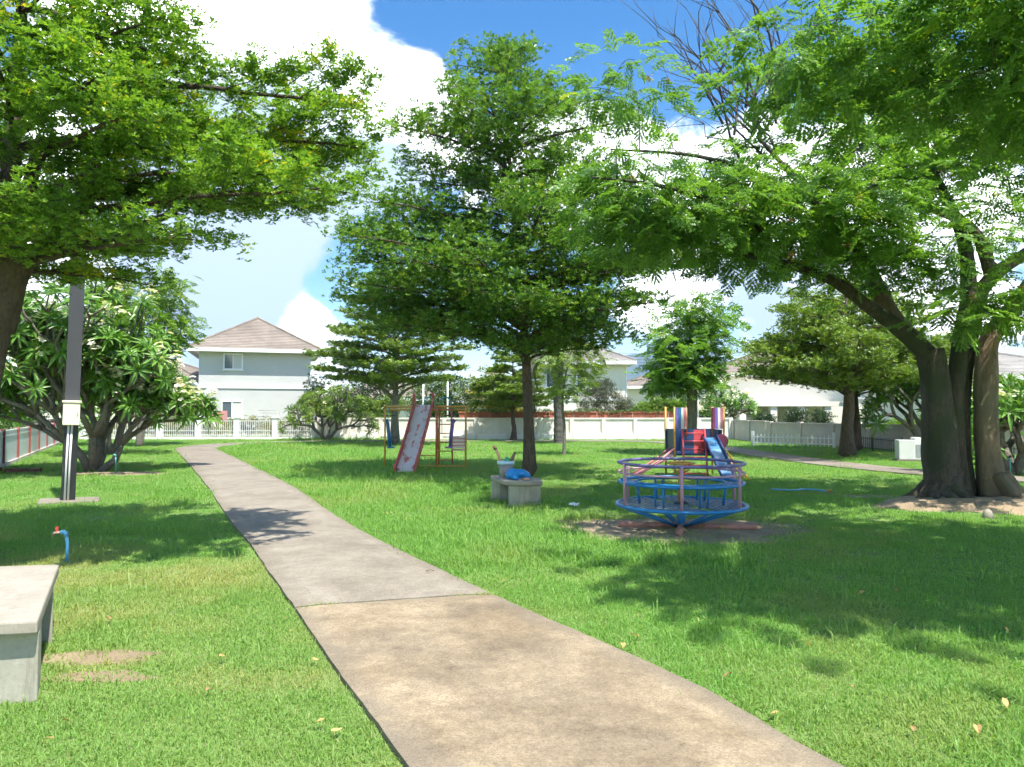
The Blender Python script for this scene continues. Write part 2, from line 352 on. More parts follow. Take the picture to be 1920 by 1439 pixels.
def t_frond(rng, pairs=4, leaflets=5, L=1):
    """feathery twice-divided leaf along +forward, unit length, drooping a little"""
    V = []; T = []; c = 0
    for i in range(pairs):
        t = .25 + .75*i/(pairs - 1); base = np.array([t*.8, 0, -.16*t*t])
        for sd in (-1, 1):
            ang = R(58 - 26*t) * sd; d = np.array([math.cos(ang), math.sin(ang), -.18 + rng.normal(0, .12)]); pl = .42*(1.08 - .35*t)
            for j in range(leaflets):
                q = base + d*pl*(j + .6)/leaflets
                for s2 in (-1, 1):
                    a2 = ang + R(62)*s2; dd = np.array([math.cos(a2), math.sin(a2), rng.uniform(-.35, .15)])
                    n = np.array([rng.normal(0, .45), rng.normal(0, .45), 1])
                    V += leaf_quad(q, dd, n, (.15 if pairs > 3 else .19)*rng.uniform(.8, 1.15), .085 if pairs > 3 else .12, .55, .05); T += [c]*4
            c += 1
    V = np.array(V); return V, np.arange(len(V)).reshape(-1, 4), np.array(T)
def t_plume(rng, k=15):
    """plumeria tip: whorl of long straps, each folded in two pieces that arch over"""
    V = []; F = []; T = []
    for i in range(k):
        a = 2*math.pi*i*.382 + rng.uniform(-.2, .2); u = i / k; e = R(64 - 70*u + rng.uniform(-10, 10)); l = rng.uniform(.75, 1.05)*(.75 + .3*u)
        h = np.array([math.cos(a), math.sin(a), 0]); s = np.array([-math.sin(a), math.cos(a), 0]); w = l*.20
        p0 = h*.04; p1 = p0 + (h*math.cos(e) + np.array([0,0,math.sin(e)]))*l*.5; e2 = e - R(28); p2 = p1 + (h*math.cos(e2) + np.array([0,0,math.sin(e2)]))*l*.5
        tw = rng.uniform(-.25, .25); s = s + np.array([0, 0, tw]); b = len(V); lift = np.array([0, 0, w*.22])
        V += [p0 - s*w*.12, p0 + s*w*.12, p1 - s*w*.5 + lift, p1, p1 + s*w*.5 + lift, p2 - s*w*.12, p2 + s*w*.12]
        F += [(b, b+3, b+2, b), (b, b+1, b+3, b), (b+1, b+4, b+3, b+1), (b+2, b+3, b+5, b+2), (b+3, b+6, b+5, b+3), (b+3, b+4, b+6, b+3)]; T += [i]*7
    return np.array(V), np.array(F)[:, :3], np.array(T)
def t_blossom(rng, k=7):
    V = []; T = []
    for i in range(k):
        c = rng.normal(0, .3, 3) + np.array([0, 0, .3]); n = c + np.array([0, 0, .4]); n /= np.linalg.norm(n)
        x = np.cross(n, [0, 1, .2]); x /= np.linalg.norm(x); y = np.cross(n, x)
        for j in range(5):
            a = 2*math.pi*j/5; d = x*math.cos(a) + y*math.sin(a) + n*.25; V += leaf_quad(c, d, n, .30, .2, .6); T += [i]*4
    V = np.array(V); return V, np.arange(len(V)).reshape(-1, 4), np.array(T)
def limb_mesh(paths, mat_name, name, parent, sides=None):
    V = []; F = []; off = 0
    for pts, rad in paths:
        n = sides or (10 if max(rad) > .09 else 7 if max(rad) > .035 else 4 if max(rad) > .008 else 3)
        big = max(rad) > .09 and len(pts) > 8
        if big and not sides: n = 16
        v, f = sweep([Vector(p) for p in pts], list(rad), n)
        if big and not sides:                                  # fluted, knotty bark on thick stems
            ph = (len(V) % 97)*.7
            for a in range(len(pts)):
                for b in range(n):
                    t = 2*math.pi*b/n; k = 1 + .085*math.sin(3*t + ph + a*.16) + .05*math.sin(5*t - ph - a*.33) + .045*math.sin(a*.9 + ph)*math.sin(2*t + a*.4); q = a*n + b; c = Vector(pts[a]); v[q] = c + (v[q] - c)*k
        V += [tuple(x) for x in v]; F += [tuple(i + off for i in q) for q in f]; off += len(v)
    return link(name, np_mesh(name, V, F, mat_name, smooth=True), parent)
def up_frames(n, rng, tilt=.25):
    a = rng.uniform(0, 2*math.pi, n); f = np.stack([np.cos(a), np.sin(a), rng.normal(0, tilt, n)], 1); u = np.stack([rng.normal(0, tilt, n), rng.normal(0, tilt, n), np.ones(n)], 1)
    return frames(f, u)

def tier_tree(label, loc, seed, trunk, r0, tiers, n_ros, leaf_len, leaf_mat, bark_mat, stretch=None, group=None, rise=.10, limbs=(), k=6, name='tiered_tree', twig_min=.004, yellow=0, top_tuft=0, vspread=.05, ragged=.70):
    """tree with whorls of flat spreading branches: trunk = polyline (local), tiers = (z, radius, branch count)"""
    rng = np.random.default_rng(seed); root = thing(name, label, 'tree', loc, 0, group)
    tp = catmull(trunk, 5); zt = np.array([p[2] for p in tp]); H = zt[-1]
    rad = [max(.012, r0*(1 - .9*(p[2]/H)**.85) * (1 + .45*math.exp(-p[2]/.22))) for p in tp]
    woods = [(tp, rad)]; twigs = []
    for pts, ra in limbs:
        q = catmull(pts, 5); woods.append((q, np.interp(np.linspace(0, 1, len(q)), np.linspace(0, 1, len(ra)), ra)))
    def at(z): return np.array([np.interp(z, zt, [p[i] for p in tp]) for i in range(3)])
    for z, rr, nb in tiers:
        a0 = rng.uniform(0, 6.28)
        for b in range(nb):
            az = a0 + 2*math.pi*b/nb + rng.normal(0, .22); L = rr*rng.uniform(ragged, 1.12)*(stretch(az, z) if stretch else 1); zz = z + rng.normal(0, .10)
            c = at(min(zz, H*.98)); h = np.array([math.cos(az), math.sin(az), 0]); s = np.array([-h[1], h[0], 0]); cv = rng.normal(0, .12); ns = 9; P = []
            for i in range(ns + 1):
                t = i/ns; P.append(c + h*L*t + s*cv*L*t*t + np.array([0, 0, L*(rise*1.6*t**.6 - .06*t*t) + rng.normal(0, .012)*L*.3]))
            br = max(.008, min(r0*.45, .012*L + .006)); woods.append((P, [br*(1 - .85*i/ns) + .002 for i in range(ns + 1)]))
            step = max(2, int(L/.16)); side = 1
            for q in range(step):
                t = .16 + .84*(q + rng.uniform(0, .6))/step
                if t > 1: t = 1
                i = min(ns - 1, int(t*ns)); p = P[i] + (P[i+1] - P[i])*(t*ns - i); side = -side
                l2 = (.22 + .50*(1 - t)*t*2.2)*L*.55*rng.uniform(.6, 1.2) + .12; ang = side*R(rng.uniform(35, 70)); d = h*math.cos(ang) + s*math.sin(ang); d[2] = rng.uniform(0, .22)
                e = p + d*l2; twigs.append((p, e, .0045 + .004*l2))
                for m_ in range(max(1, int(l2/.22))):
                    u = rng.uniform(.2, 1); pp = p + (e - p)*u; a3 = rng.uniform(-1.2, 1.2); d3 = np.array([d[0]*math.cos(a3) - d[1]*math.sin(a3), d[0]*math.sin(a3) + d[1]*math.cos(a3), rng.uniform(-.05, .4)])
                    twigs.append((pp, pp + d3*rng.uniform(.1, .3), .003))
            twigs.append((P[-3], P[-1] + h*.12, .004))
    for q in range(top_tuft):
        a = rng.uniform(0, 6.28); p = at(H*rng.uniform(.9, 1)); twigs.append((p, p + np.array([math.cos(a)*.5, math.sin(a)*.5, rng.uniform(.2, .6)])*rng.uniform(.5, 1.2), .006))
    limb_mesh(woods, bark_mat, 'trunk', root)
    th = [([a, (a + b)/2 + rng.normal(0, .012, 3), b], [r, r*.7, r*.3]) for a, b, r in twigs if r > twig_min]
    if th: tag(limb_mesh(th, bark_mat, 'twigs', root, 3), kind='stuff')
    A = np.array([t[0] for t in twigs]); B = np.array([t[1] for t in twigs]); ln = np.linalg.norm(B - A, axis=1)
    i = rng.choice(len(A), n_ros, p=ln/ln.sum()); u = rng.uniform(0, 1, n_ros)**.75
    pos = A[i] + (B[i] - A[i])*u[:, None] + rng.normal(0, 1, (n_ros, 3))*np.array([.05, .05, vspread]) + np.array([0, 0, .02])
    per = rng.normal(.42, .2, len(A)); tint = np.clip(per[i] + rng.normal(0, .07, n_ros), 0, .9)
    if yellow:
        ctr = pos[rng.integers(0, n_ros, yellow)]; dd = np.min(np.linalg.norm(pos[:, None, :] - ctr[None], axis=2), axis=1); tint = np.where(dd < .30, np.clip(tint + .55, 0, 1), tint)
    tm = [t_rosette(rng, k, 1, .50) for _ in range(6)]
    V, F, T = stamp(tm, pos, up_frames(n_ros, rng, .35), leaf_len*rng.uniform(.7, 1.25, n_ros), tint, rng)
    link('crown', np_mesh('crown', V, F, leaf_mat, T), root); return root

def grow(limbs, blobs, ncl, rng, rmin=.006, pull=.35, sag=.10):
    """joins cluster points spread through ellipsoids to the nearest limb with arched boughs"""
    paths = []; N = []; NR = []
    for pts, ra in limbs:
        q = catmull(pts, 6); r = np.interp(np.linspace(0, 1, len(q)), np.linspace(0, 1, len(ra)), ra); paths.append((q, r)); N += q; NR += list(r)
    skip = len(N); C = []
    w = np.array([b[2] for b in blobs], float); pick = rng.choice(len(blobs), ncl, p=w/w.sum())
    for k in pick:
        c, rr, _ = blobs[k]; d = rng.normal(0, 1, 3); d /= np.linalg.norm(d); C.append(np.array(c) + d*np.array(rr)*rng.uniform(.05, 1)**(1/2.4))
    N = np.array(N); NR = np.array(NR); C = np.array(C)
    dist = np.min(np.linalg.norm(C[:, None] - N[None], axis=2), axis=1); C = C[np.argsort(dist)]; dirs = []
    for c in C:
        d = np.linalg.norm(N - c, axis=1); i = int(np.argmin(d + pull*np.maximum(0, N[:, 2] - c[2]) + .25*(NR < .012))); a = N[i]; L = d[i]
        mid = (a + c)/2 + rng.normal(0, .10*L + .01, 3) + np.array([0, 0, sag*L]); n = max(3, int(L/.15)); P = [a*(1-t)**2 + 2*mid*t*(1-t) + c*t*t for t in np.linspace(0, 1, n + 1)]
        rb = min(NR[i]*.62, .008 + .016*L); rr = np.linspace(max(rb, rmin), rmin*.7, n + 1); paths.append((P, rr)); N = np.concatenate([N, np.array(P[1:])]); NR = np.concatenate([NR, rr[1:]]); dirs.append((c - mid)/max(L, 1e-3))
    return paths, C, np.array(dirs)

def feather_tree(label, loc, seed, limbs, blobs, ncl, per, size, leaf_mat, bark_mat, spread=.30, extra=(), blossoms=0, name='rain_tree', group=None, barks=None, pairs=4, leaflets=5, droop=-.15):
    rng = np.random.default_rng(seed); root = thing(name, label, 'tree', loc, 0, group); nl = len(limbs)
    paths, C, D = grow(limbs, blobs, ncl, rng)
    by = {}
    for i, p in enumerate(paths): by.setdefault((barks[i] if barks and i < len(barks) and barks[i] else bark_mat), []).append(p)
    for k, ps in by.items(): limb_mesh(ps, k, 'trunk' if k == bark_mat else 'stem', root)
    for nm, ps, bm in extra: limb_mesh(ps, bm, nm, root)
    n = len(C)*per; i = np.repeat(np.arange(len(C)), per)
    off = rng.normal(0, 1, (n, 3))*np.array([spread, spread, spread*.5]); pos = C[i] + off
    f = off*np.array([1, 1, .4])/spread + D[i]*.8 + rng.normal(0, .35, (n, 3)); f[:, 2] += droop
    u = np.stack([rng.normal(0, .55, n), rng.normal(0, .55, n), np.ones(n)], 1)
    ct = rng.normal(.45, .17, len(C)); tint = np.clip(ct[i] + rng.normal(0, .08, n), 0, .94)
    tint = np.where(rng.uniform(0, 1, n) < .006, 1, tint)
    tm = [t_frond(rng, pairs, leaflets) for _ in range(5)]
    V, F, T = stamp(tm, pos, frames(f, u), size*rng.uniform(.7, 1.25, n), tint, rng, .09)
    link('crown', np_mesh('crown', V, F, leaf_mat, T), root)
    if blossoms:
        top = pos[rng.choice(n, blossoms, replace=False)] + np.array([0, 0, .08]); V, F, T = stamp([t_blossom(rng, 9) for _ in range(2)], top, up_frames(blossoms, rng), np.full(blossoms, .09), np.full(blossoms, .5), rng)
        tag(link('blossom', np_mesh('blossom', V, F, 'petal_pink', T), root), kind='stuff')
    return root

def plumeria(label, loc, seed, levels, l0, r0, stems, size, flowers, bark_mat='bark_grey', spread=38, name='plumeria_tree', group='plumeria trees round the lawn', leaf_mat='leaf_plumeria', nleaf=15, up_bias=.12):
    rng = np.random.default_rng(seed); root = thing(name, label, 'tree', loc, 0, group); woods = []; tips = []
    def rec(p, d, l, r, lv):
        e = p + d*l; mid = (p + e)/2 + rng.normal(0, .06*l, 3); r2 = max(.011, r*.76); woods.append(([p, mid, e], [r, (r + r2)/2, r2]))
        if lv == 0 or (lv == 1 and rng.uniform() < .3): tips.append((e, d)); return
        a0 = rng.uniform(0, 6.28); nb = 3 if rng.uniform() < .62 else 2
        for b in range(nb):
            a = a0 + 2*math.pi*b/nb + rng.normal(0, .3); th = R(spread*rng.uniform(.7, 1.25)); x = np.cross(d, [.3, .9, .1]); x /= np.linalg.norm(x); y = np.cross(d, x)
            nd_ = d*math.cos(th) + (x*math.cos(a) + y*math.sin(a))*math.sin(th) + np.array([0, 0, up_bias]); nd_ /= np.linalg.norm(nd_); rec(e, nd_, l*rng.uniform(.58, .98), r2, lv - 1)
    for d in stems: d = np.array(d, float); rec(np.array([d[3], d[4], -.05]) if len(d) > 3 else np.array([0, 0, -.05]), d[:3]/np.linalg.norm(d[:3]), l0*rng.uniform(.85, 1.15), r0, levels)
    limb_mesh(woods, bark_mat, 'trunk', root)
    P = np.array([t[0] for t in tips]); D = np.array([t[1] for t in tips]); n = len(P)
    x = rng.normal(0, 1, (n, 3)); fr = frames(x - D*np.sum(x*D, axis=1, keepdims=True), D + np.array([0, 0, .5]))
    V, F, T = stamp([t_plume(rng, nleaf) for _ in range(5)], P, fr, size*rng.uniform(.75, 1.2, n), np.clip(rng.normal(.42, .16, n), 0, .95), rng, .14)
    link('crown', np_mesh('crown', V, F, leaf_mat, T), root)
    if flowers:
        i = rng.choice(n, min(n, flowers), replace=False); V, F, T = stamp([t_blossom(rng, 9) for _ in range(4)], P[i] + D[i]*size*.35 + np.array([0, 0, size*.18]), up_frames(len(i), rng), size*.62*rng.uniform(.8, 1.3, len(i)), np.full(len(i), .5), rng)
        tag(link('blossom', np_mesh('blossom', V, F, 'petal', T), root), kind='stuff')
    return root

def bush(label, loc, seed, blobs, n, leaf_len, leaf_mat, name='shrub', cat='shrub', stems=5, group=None, W=.4, k=5):
    rng = np.random.default_rng(seed); root = thing(name, label, cat, loc, 0, group); w = np.array([b[1][0]*b[1][1]*b[1][2] for b in blobs])**.7; pk = rng.choice(len(blobs), n, p=w/w.sum())
    c = np.array([b[0] for b in blobs])[pk]; r = np.array([b[1] for b in blobs])[pk]; d = rng.normal(0, 1, (n, 3)); d /= np.linalg.norm(d, axis=1, keepdims=True); lump = 1 + .22*np.sin(d[:, 0]*7 + seed)*np.cos(d[:, 1]*6) + .16*np.sin(d[:, 2]*11 + d[:, 0]*5)
    pos = c + d*r*(rng.uniform(.1, 1, n)**.40*lump)[:, None]; pos[:, 2] = np.maximum(pos[:, 2], .03)
    t = np.clip(.35 + .25*np.sin(pos[:, 0]*3.1 + seed)*np.sin(pos[:, 2]*4.3) + rng.normal(0, .16, n), 0, .96)
    V, F, T = stamp([t_rosette(rng, k, 1, W, -20, 60) for _ in range(4)], pos, up_frames(n, rng, .6), leaf_len*rng.uniform(.7, 1.3, n), t, rng)
    link('crown', np_mesh('crown', V, F, leaf_mat, T), root); woods = []
    for q in range(stems):
        b = blobs[q % len(blobs)]; e = np.array(b[0]) + rng.normal(0, .35, 3)*np.array(b[1]); s = np.array([e[0]*.8 + rng.normal(0, .05), e[1]*.8, -.03]); woods.append(([s, (s + e)/2 + rng.normal(0, .04, 3), e], [.03, .022, .01]))
    if woods: limb_mesh(woods, 'bark_grey', 'stem', root)
    return root

# ------------------------------------------------------------------ ground, paths, soil
rg = np.random.default_rng(5)
g = MB(); S = 4000
g.add([(-S, -S, 0), (S, -S, 0), (S, S, 0), (-S, S, 0)], [(0, 1, 2, 3)])
tag(g.build('lawn', 'lawn_soil'), kind='structure')
_PD = np.array([-3, 1, 3.11, 4.1, 5.8, 8, 10.4, 14.5, 20, 25, 29]); _PL = np.array([2.5, .58, -.43, -.91, -1.73, -2.78, -3.98, -5.95, -8.68, -11.2, -13.2]); _PR = np.array([4.5, 2.42, 1.37, .94, -.05, -1.27, -2.47, -4.30, -7.05, -9.6, -11.6])
_pl = np.array(catmull(list(zip(_PD, _PL)), 8)); _pr = np.array(catmull(list(zip(_PD, _PR)), 8)); PD, PL, PDR, PR = _pl[:, 0], _pl[:, 1], _pr[:, 0], _pr[:, 1]
def pl(d): return np.interp(d, PD, PL)
def pr(d): return np.interp(d, PDR, PR)
path_root = tag(bpy.data.objects.new('path', None), kind='structure'); col.objects.link(path_root)
def slab(d0, d1, sl0, sl1, m, step=.12):
    n = max(4, int((d1 - d0)/step)); V = []; F = []; k = 9
    for i in range(n + 1):
        t = i/n; dl = d0 + (d1 - d0)*t + sl0*0; a = np.array([pl(dl), dl]); dr = (d0 + sl0) + ((d1 + sl1) - (d0 + sl0))*t; b = np.array([pr(dr), dr])
        a = a + np.array([.004*math.sin(dl*2.3 + 1) + .003*math.sin(dl*7.1) + rg.normal(0, .0025), 0]); b = b + np.array([.004*math.sin(dr*1.9) + .003*math.sin(dr*6.3 + 2) + rg.normal(0, .0025), 0])
        for j in range(k):
            q = a + (b - a)*j/(k - 1); V.append((q[0], q[1], .042 + .004*math.sin(q[0]*2.1)*math.cos(q[1]*1.3) - (.010 if j in (0, k-1) else 0) - (.006 if i in (0, n) else 0)))
    base = len(V); V += [(x, y, -.05) for x, y, z in V]; TT = [abs(2*(q % k)/(k-1) - 1)**1.5 for q in range(base)]*2
    for i in range(n):
        for j in range(k - 1): a = i*k + j; F.append((a, a+1, a+k+1, a+k))
        F.append((i*k, (i+1)*k, base+(i+1)*k, base+i*k)); F.append((i*k+k-1, base+i*k+k-1, base+(i+1)*k+k-1, (i+1)*k+k-1))
    for j in range(k - 1): F.append((j, base+j, base+j+1, j+1)); a = n*k + j; F.append((a, a+1, base+a+1, base+a))
    return link('slab', np_mesh('slab', V, F, m, TT), path_root)
slab(-3, 5.58, .1, .40, 'path_tan'); slab(5.605, 21.4, .41, .1, 'path_old'); slab(21.43, 28.9, .1, .1, 'path_far')
LOOP = catmull([(-12.35, 28.9), (-12.6, 31.2), (-11.9, 33.4), (-10.2, 35.2), (-7, 36.0), (-2, 36.2), (3.5, 36.1), (6.6, 35), (7.9, 32), (8.25, 28.5), (8.55, 24.2), (8.95, 20.4), (9.8, 17.7), (11.1, 15.7), (13.5, 13.2), (17, 11)], 5)
LOOP = [np.array(p) for p in LOOP]
def ribbon(P, w, z, name, m, parent):
    V = []; F = []
    for i, p in enumerate(P):
        d = P[min(i+1, len(P)-1)] - P[max(i-1, 0)]; d = d/np.linalg.norm(d); s = np.array([-d[1], d[0]])
        for k in (-1, 1): q = p + s*k*w/2 + rg.normal(0, .015, 2); V += [(q[0], q[1], z), (q[0], q[1], -.03)]
    for i in range(len(P) - 1): a = i*4; F += [(a, a+2, a+6, a+4)[::-1], (a, a+4, a+5, a+1), (a+2, a+3, a+7, a+6)]
    return link(name, np_mesh(name, V, F, m), parent)
cut = [0, 22, 44, 60, len(LOOP) - 1]
for a, b in zip(cut[:-1], cut[1:]): ribbon(LOOP[a:b+1], 1.5 if a == 0 else 1.35, .03 + .004*(a % 4 == 0), 'slab', 'path_far', path_root)
def soil_sheet(name, c, rx, ry, h, seed, label, n=48):
    r = np.random.default_rng(seed); V = [(c[0], c[1], h + .006)]; F = []; ph = r.uniform(0, 6, 4)
    for q, (s, zz) in enumerate(((.45, h + .006), (.8, h*.55 + .006), (1, .003), (1.12, -.02))):
        for i in range(n):
            a = 2*math.pi*i/n; k = s*(1 + .13*math.sin(3*a + ph[0]) + .09*math.sin(5*a + ph[1]) + .07*math.sin(9*a + ph[2]) + .05*math.sin(14*a + ph[3])); V.append((c[0] + rx*k*math.cos(a), c[1] + ry*k*math.sin(a), zz + (r.normal(0, h*.12) if q < 2 else 0)))
    for i in range(n):
        F.append((0, 1+i, 1+(i+1)%n))
        for q in range(3): a = 1 + q*n; F.append((a+i, a+n+i, a+n+(i+1)%n, a+(i+1)%n))
    return tag(link(name, np_mesh(name, V, F, 'bare_soil', smooth=True)), kind='structure')
SOIL = [((2.15, 9.40), 1.55, 1.0, .004, 3), ((7.9, 11.55), 2.1, .95, .12, 4), ((-2.55, 4.55), .40, .13, .002, 5), ((-2.32, 4.22), .30, .09, .002, 6), ((6.2, 12.9), .55, .22, .006, 8), ((-9.4, 17.6), 1.3, .5, .01, 9)]
for c, a, b_, h, s in SOIL: soil_sheet('soil', c, a, b_, h, s, '')

# ------------------------------------------------------------------ mountain
V = []; F = []; nx = 60
for j in range(7):
    for i in range(nx):
        x = -1600 + 4400*i/(nx-1); rid = .84*(60 + 250*math.exp(-((x - 640)/620)**2) + 60*math.exp(-((x - 1700)/400)**2) + 22*math.sin(x*.011) + 12*math.sin(x*.031 + 1)); V.append((x, 2600 + 130*j, rid*(0, .38, .68, .9, 1, .7, .0)[j] + (9*math.sin(x*.05 + j*2) if 0 < j < 6 else -8)))
for j in range(6):
    for i in range(nx - 1): a = j*nx + i; F.append((a, a+1, a+nx+1, a+nx))
tag(link('mountain', np_mesh('mountain', V, F, 'mountain', smooth=True)), kind='structure')

# ------------------------------------------------------------------ boundary fences and walls
def copies(me, name, parent, places, rz=0):
    for p in places:
        link(name, me, parent, p, rz)
# far left: white pillars and railings
FD = 38.5
fr_ = thing('pillar_fence', 'white pillared fence of thin rails before the hedge left of the white wall', 'fence', (-10.3, FD, 0))
pil = MB(); pil.box(-.13, .13, -.13, .13, -.02, 1.10); pil.box(-.17, .17, -.17, .17, 1.10, 1.15); pil.hexa([(-.15,-.15,1.15),(.15,-.15,1.15),(.15,.15,1.15),(-.15,.15,1.15)], [(-.03,-.03,1.22),(.03,-.03,1.22),(.03,.03,1.22),(-.03,.03,1.22)]); pm = pil.mesh('pillar', 'white_paint')
PX = [-.0, -2.0, -4.0, -6.0, -8.0, -10.0, -12.0]; copies(pm, 'pillar', fr_, [(x, 0, 0) for x in PX])
bm_ = MB().box(-.012, .012, -.012, .012, .16, .98).mesh('bar', 'alu'); rm_ = MB().box(-.87, .87, -.02, .02, 0, .035).mesh('rail', 'alu'); km_ = MB().box(-.87, .87, -.08, .08, -.02, .13).mesh('plinth', 'wall_plinth')
for a, b_ in zip(PX[:-1], PX[1:]):
    c = (a + b_)/2; link('plinth', km_, fr_, (c, 0, 0))
    for z in (.2, .42, .93): link('rail', rm_, fr_, (c, 0, z))
    copies(bm_, 'bar', fr_, [(c - .80 + i*.1, 0, 0) for i in range(17)])
# centre: white panel wall
ww = thing('panel_wall', 'long white panel wall with posts across the far side of the lawn', 'wall', (0, 38.2, 0))
pw = MB().box(-.10, .10, -.10, .10, -.02, 1.13).mesh('post', 'wall_white'); WX = [-10.05 + 1.64*i for i in range(14)]
copies(pw, 'post', ww, [(x, 0, 0) for x in WX]); pp = MB().box(-.72, .72, -.035, .035, .28, 1.04).mesh('panel', 'wall_white'); pk_ = MB().box(-.72, .72, -.13, .08, -.02, .28).mesh('plinth', 'wall_plinth'); pc_ = MB().box(-.72, .72, -.08, .08, 1.04, 1.12).mesh('coping', 'wall_white')
for x in WX[:-1]:
    for nm, me in (('panel', pp), ('plinth', pk_), ('coping', pc_)): link(nm, me, ww, (x + .82, 0, 0))
bw = thing('brick_planter', 'red brick planter wall rising behind the white panel wall', 'wall', (3.2, 38.75, 0)); MB().box(-5.95, 5.95, -.15, .15, -.02, 1.38).build('wall', 'brick_red', bw); MB().box(-6.0, 6.0, -.2, .2, 1.38, 1.43).build('coping', 'brick_red', bw)
bp = MB().box(-.03, .03, -.19, -.15, 1.1, 1.37).mesh('pier', 'pillar_tan'); copies(bp, 'pier', bw, [(-5.6 + i*.62, 0, 0) for i in range(19)])
# right: weathered wall
A = np.array([11.7, 33.6]); B = np.array([17.6, 24.2]); dv = (B - A)/np.linalg.norm(B - A); ang = math.atan2(dv[1], dv[0]); Ln = np.linalg.norm(B - A)
w2 = thing('weathered_wall', 'low stained grey wall behind the twin trunked tiered trees', 'wall', (A[0], A[1], 0), ang); nb = 7; sp = Ln/nb
pm2 = MB().box(-.11, .11, -.11, .11, -.02, 1.0).mesh('post', 'wall_weathered'); pn2 = MB().box(-sp/2 + .11, sp/2 - .11, -.05, .05, -.02, .90).mesh('panel', 'wall_weathered'); cp2 = MB().box(-sp/2 + .11, sp/2 - .11, -.09, .09, .90, .96).mesh('coping', 'wall_weathered')
copies(pm2, 'post', w2, [(i*sp, 0, 0) for i in range(nb + 1)])
for i in range(nb): link('panel', pn2, w2, ((i + .5)*sp, 0, 0)); link('coping', cp2, w2, ((i + .5)*sp, 0, 0))
w3 = thing('weathered_wall', 'low grey wall behind the plumeria at the right edge', 'wall', (17.75, 24.1, 0), R(-48)); sp3 = 2.2
pn3 = MB().box(-sp3/2 + .11, sp3/2 - .11, -.05, .05, -.02, .90).mesh('panel', 'wall_weathered'); cp3 = MB().box(-sp3/2 + .11, sp3/2 - .11, -.09, .09, .90, .96).mesh('coping', 'wall_weathered')
copies(pm2, 'post', w3, [(i*sp3, 0, 0) for i in range(5)][1:])
for i in range(4): link('panel', pn3, w3, ((i + .5)*sp3, 0, 0)); link('coping', cp3, w3, ((i + .5)*sp3, 0, 0))
w4 = thing('weathered_wall', 'short grey wall linking the white panel wall to the stained wall', 'wall', (11.42, 38.0, 0), math.atan2(-4.2, .25)); copies(pm2, 'post', w4, [(0, 0, 0), (2.12, 0, 0)])
pn4 = MB().box(-.95, .95, -.05, .05, -.02, .96).mesh('panel', 'wall_weathered'); cp4 = MB().box(-.95, .95, -.09, .09, .963, 1.02).mesh('coping', 'wall_weathered')
for x in (1.06, 3.18): link('panel', pn4, w4, (x, 0, 0)); link('coping', cp4, w4, (x, 0, 0))
# white picket run and dark iron railing before it
pf = thing('picket_fence', 'short white picket fence in front of the weathered wall', 'fence', (10.3, 31.6, 0), R(-38)); pk2 = MB().box(-.02, .02, -.012, .012, .04, .50).mesh('picket', 'white_paint'); copies(pk2, 'picket', pf, [(.16*i, 0, 0) for i in range(1, 20)])
MB().box(0, 3.2, -.03, -.013, .12, .16).build('rail', 'white_paint', pf); MB().box(0, 3.2, -.03, -.013, .36, .40).build('rail', 'white_paint', pf)
pq = MB().box(-.05, .05, -.05, .05, -.02, .62).mesh('post', 'white_paint'); copies(pq, 'post', pf, [(-.03, 0, 0), (3.25, 0, 0)])
for lab, a, b_ in (('dark iron railing beyond the path behind the tiered trees', (13.2, 29.2), (13.3, 23.2)), ('dark iron railing beside the plumeria at the right edge', (13.35, 22.9), (13.9, 18.2))):
    a = np.array(a); b_ = np.array(b_); L = np.linalg.norm(b_ - a); ir = thing('iron_railing', lab, 'railing', (a[0], a[1], 0), math.atan2(*(b_ - a)[::-1])); n = int(L/.14); im = MB().box(-.009, .009, -.009, .009, .05, .52).mesh('bar', 'iron_dark'); copies(im, 'bar', ir, [(.14*i + .07, 0, 0) for i in range(n)])
    for z in (.10, .44): MB().box(0, L, -.015, .015, z, z + .025).build('rail', 'iron_dark', ir)
    q = MB().box(-.025, .025, -.025, .025, -.02, .58).mesh('post', 'iron_dark'); copies(q, 'post', ir, [(L*i/3, 0, 0) for i in range(4)])
# left: sheet fence with red posts
ds = [17.2, 19.5, 21.9, 24.2, 26.5, 28.8, 31.1, 33.4, 35.7]; fx = lambda d: -13.1 - .504*(d - 18.9)
sf = thing('sheet_fence', 'pale blue sheet fence with red posts along the left edge', 'fence', (fx(17.2), 17.2, 0), math.atan2(1, -.504)); L1 = 2.3*math.hypot(1, .504)
po = MB().box(-.045, .045, -.06, .06, -.02, 1.0).mesh('post', 'post_red'); pan = MB()
pan.box(.045, L1 - .045, -.012, .012, .12, .93); pan = pan.mesh('panel', 'panel_sheet'); rl = MB().box(.045, L1 - .045, -.03, .03, .93, .965).mesh('rail', 'alu'); cb = MB().box(.045, L1 - .045, -.08, .08, -.02, .11).mesh('curb', 'wall_weathered'); md = MB().box(.045, L1 - .045, -.028, -.012, .80, .83).mesh('trim', 'alu')
copies(po, 'post', sf, [(i*L1, 0, 0) for i in range(9)])
for i in range(8):
    for nm, me in (('panel', pan), ('rail', rl), ('curb', cb), ('trim', md)): link(nm, me, sf, (i*L1, 0, 0))

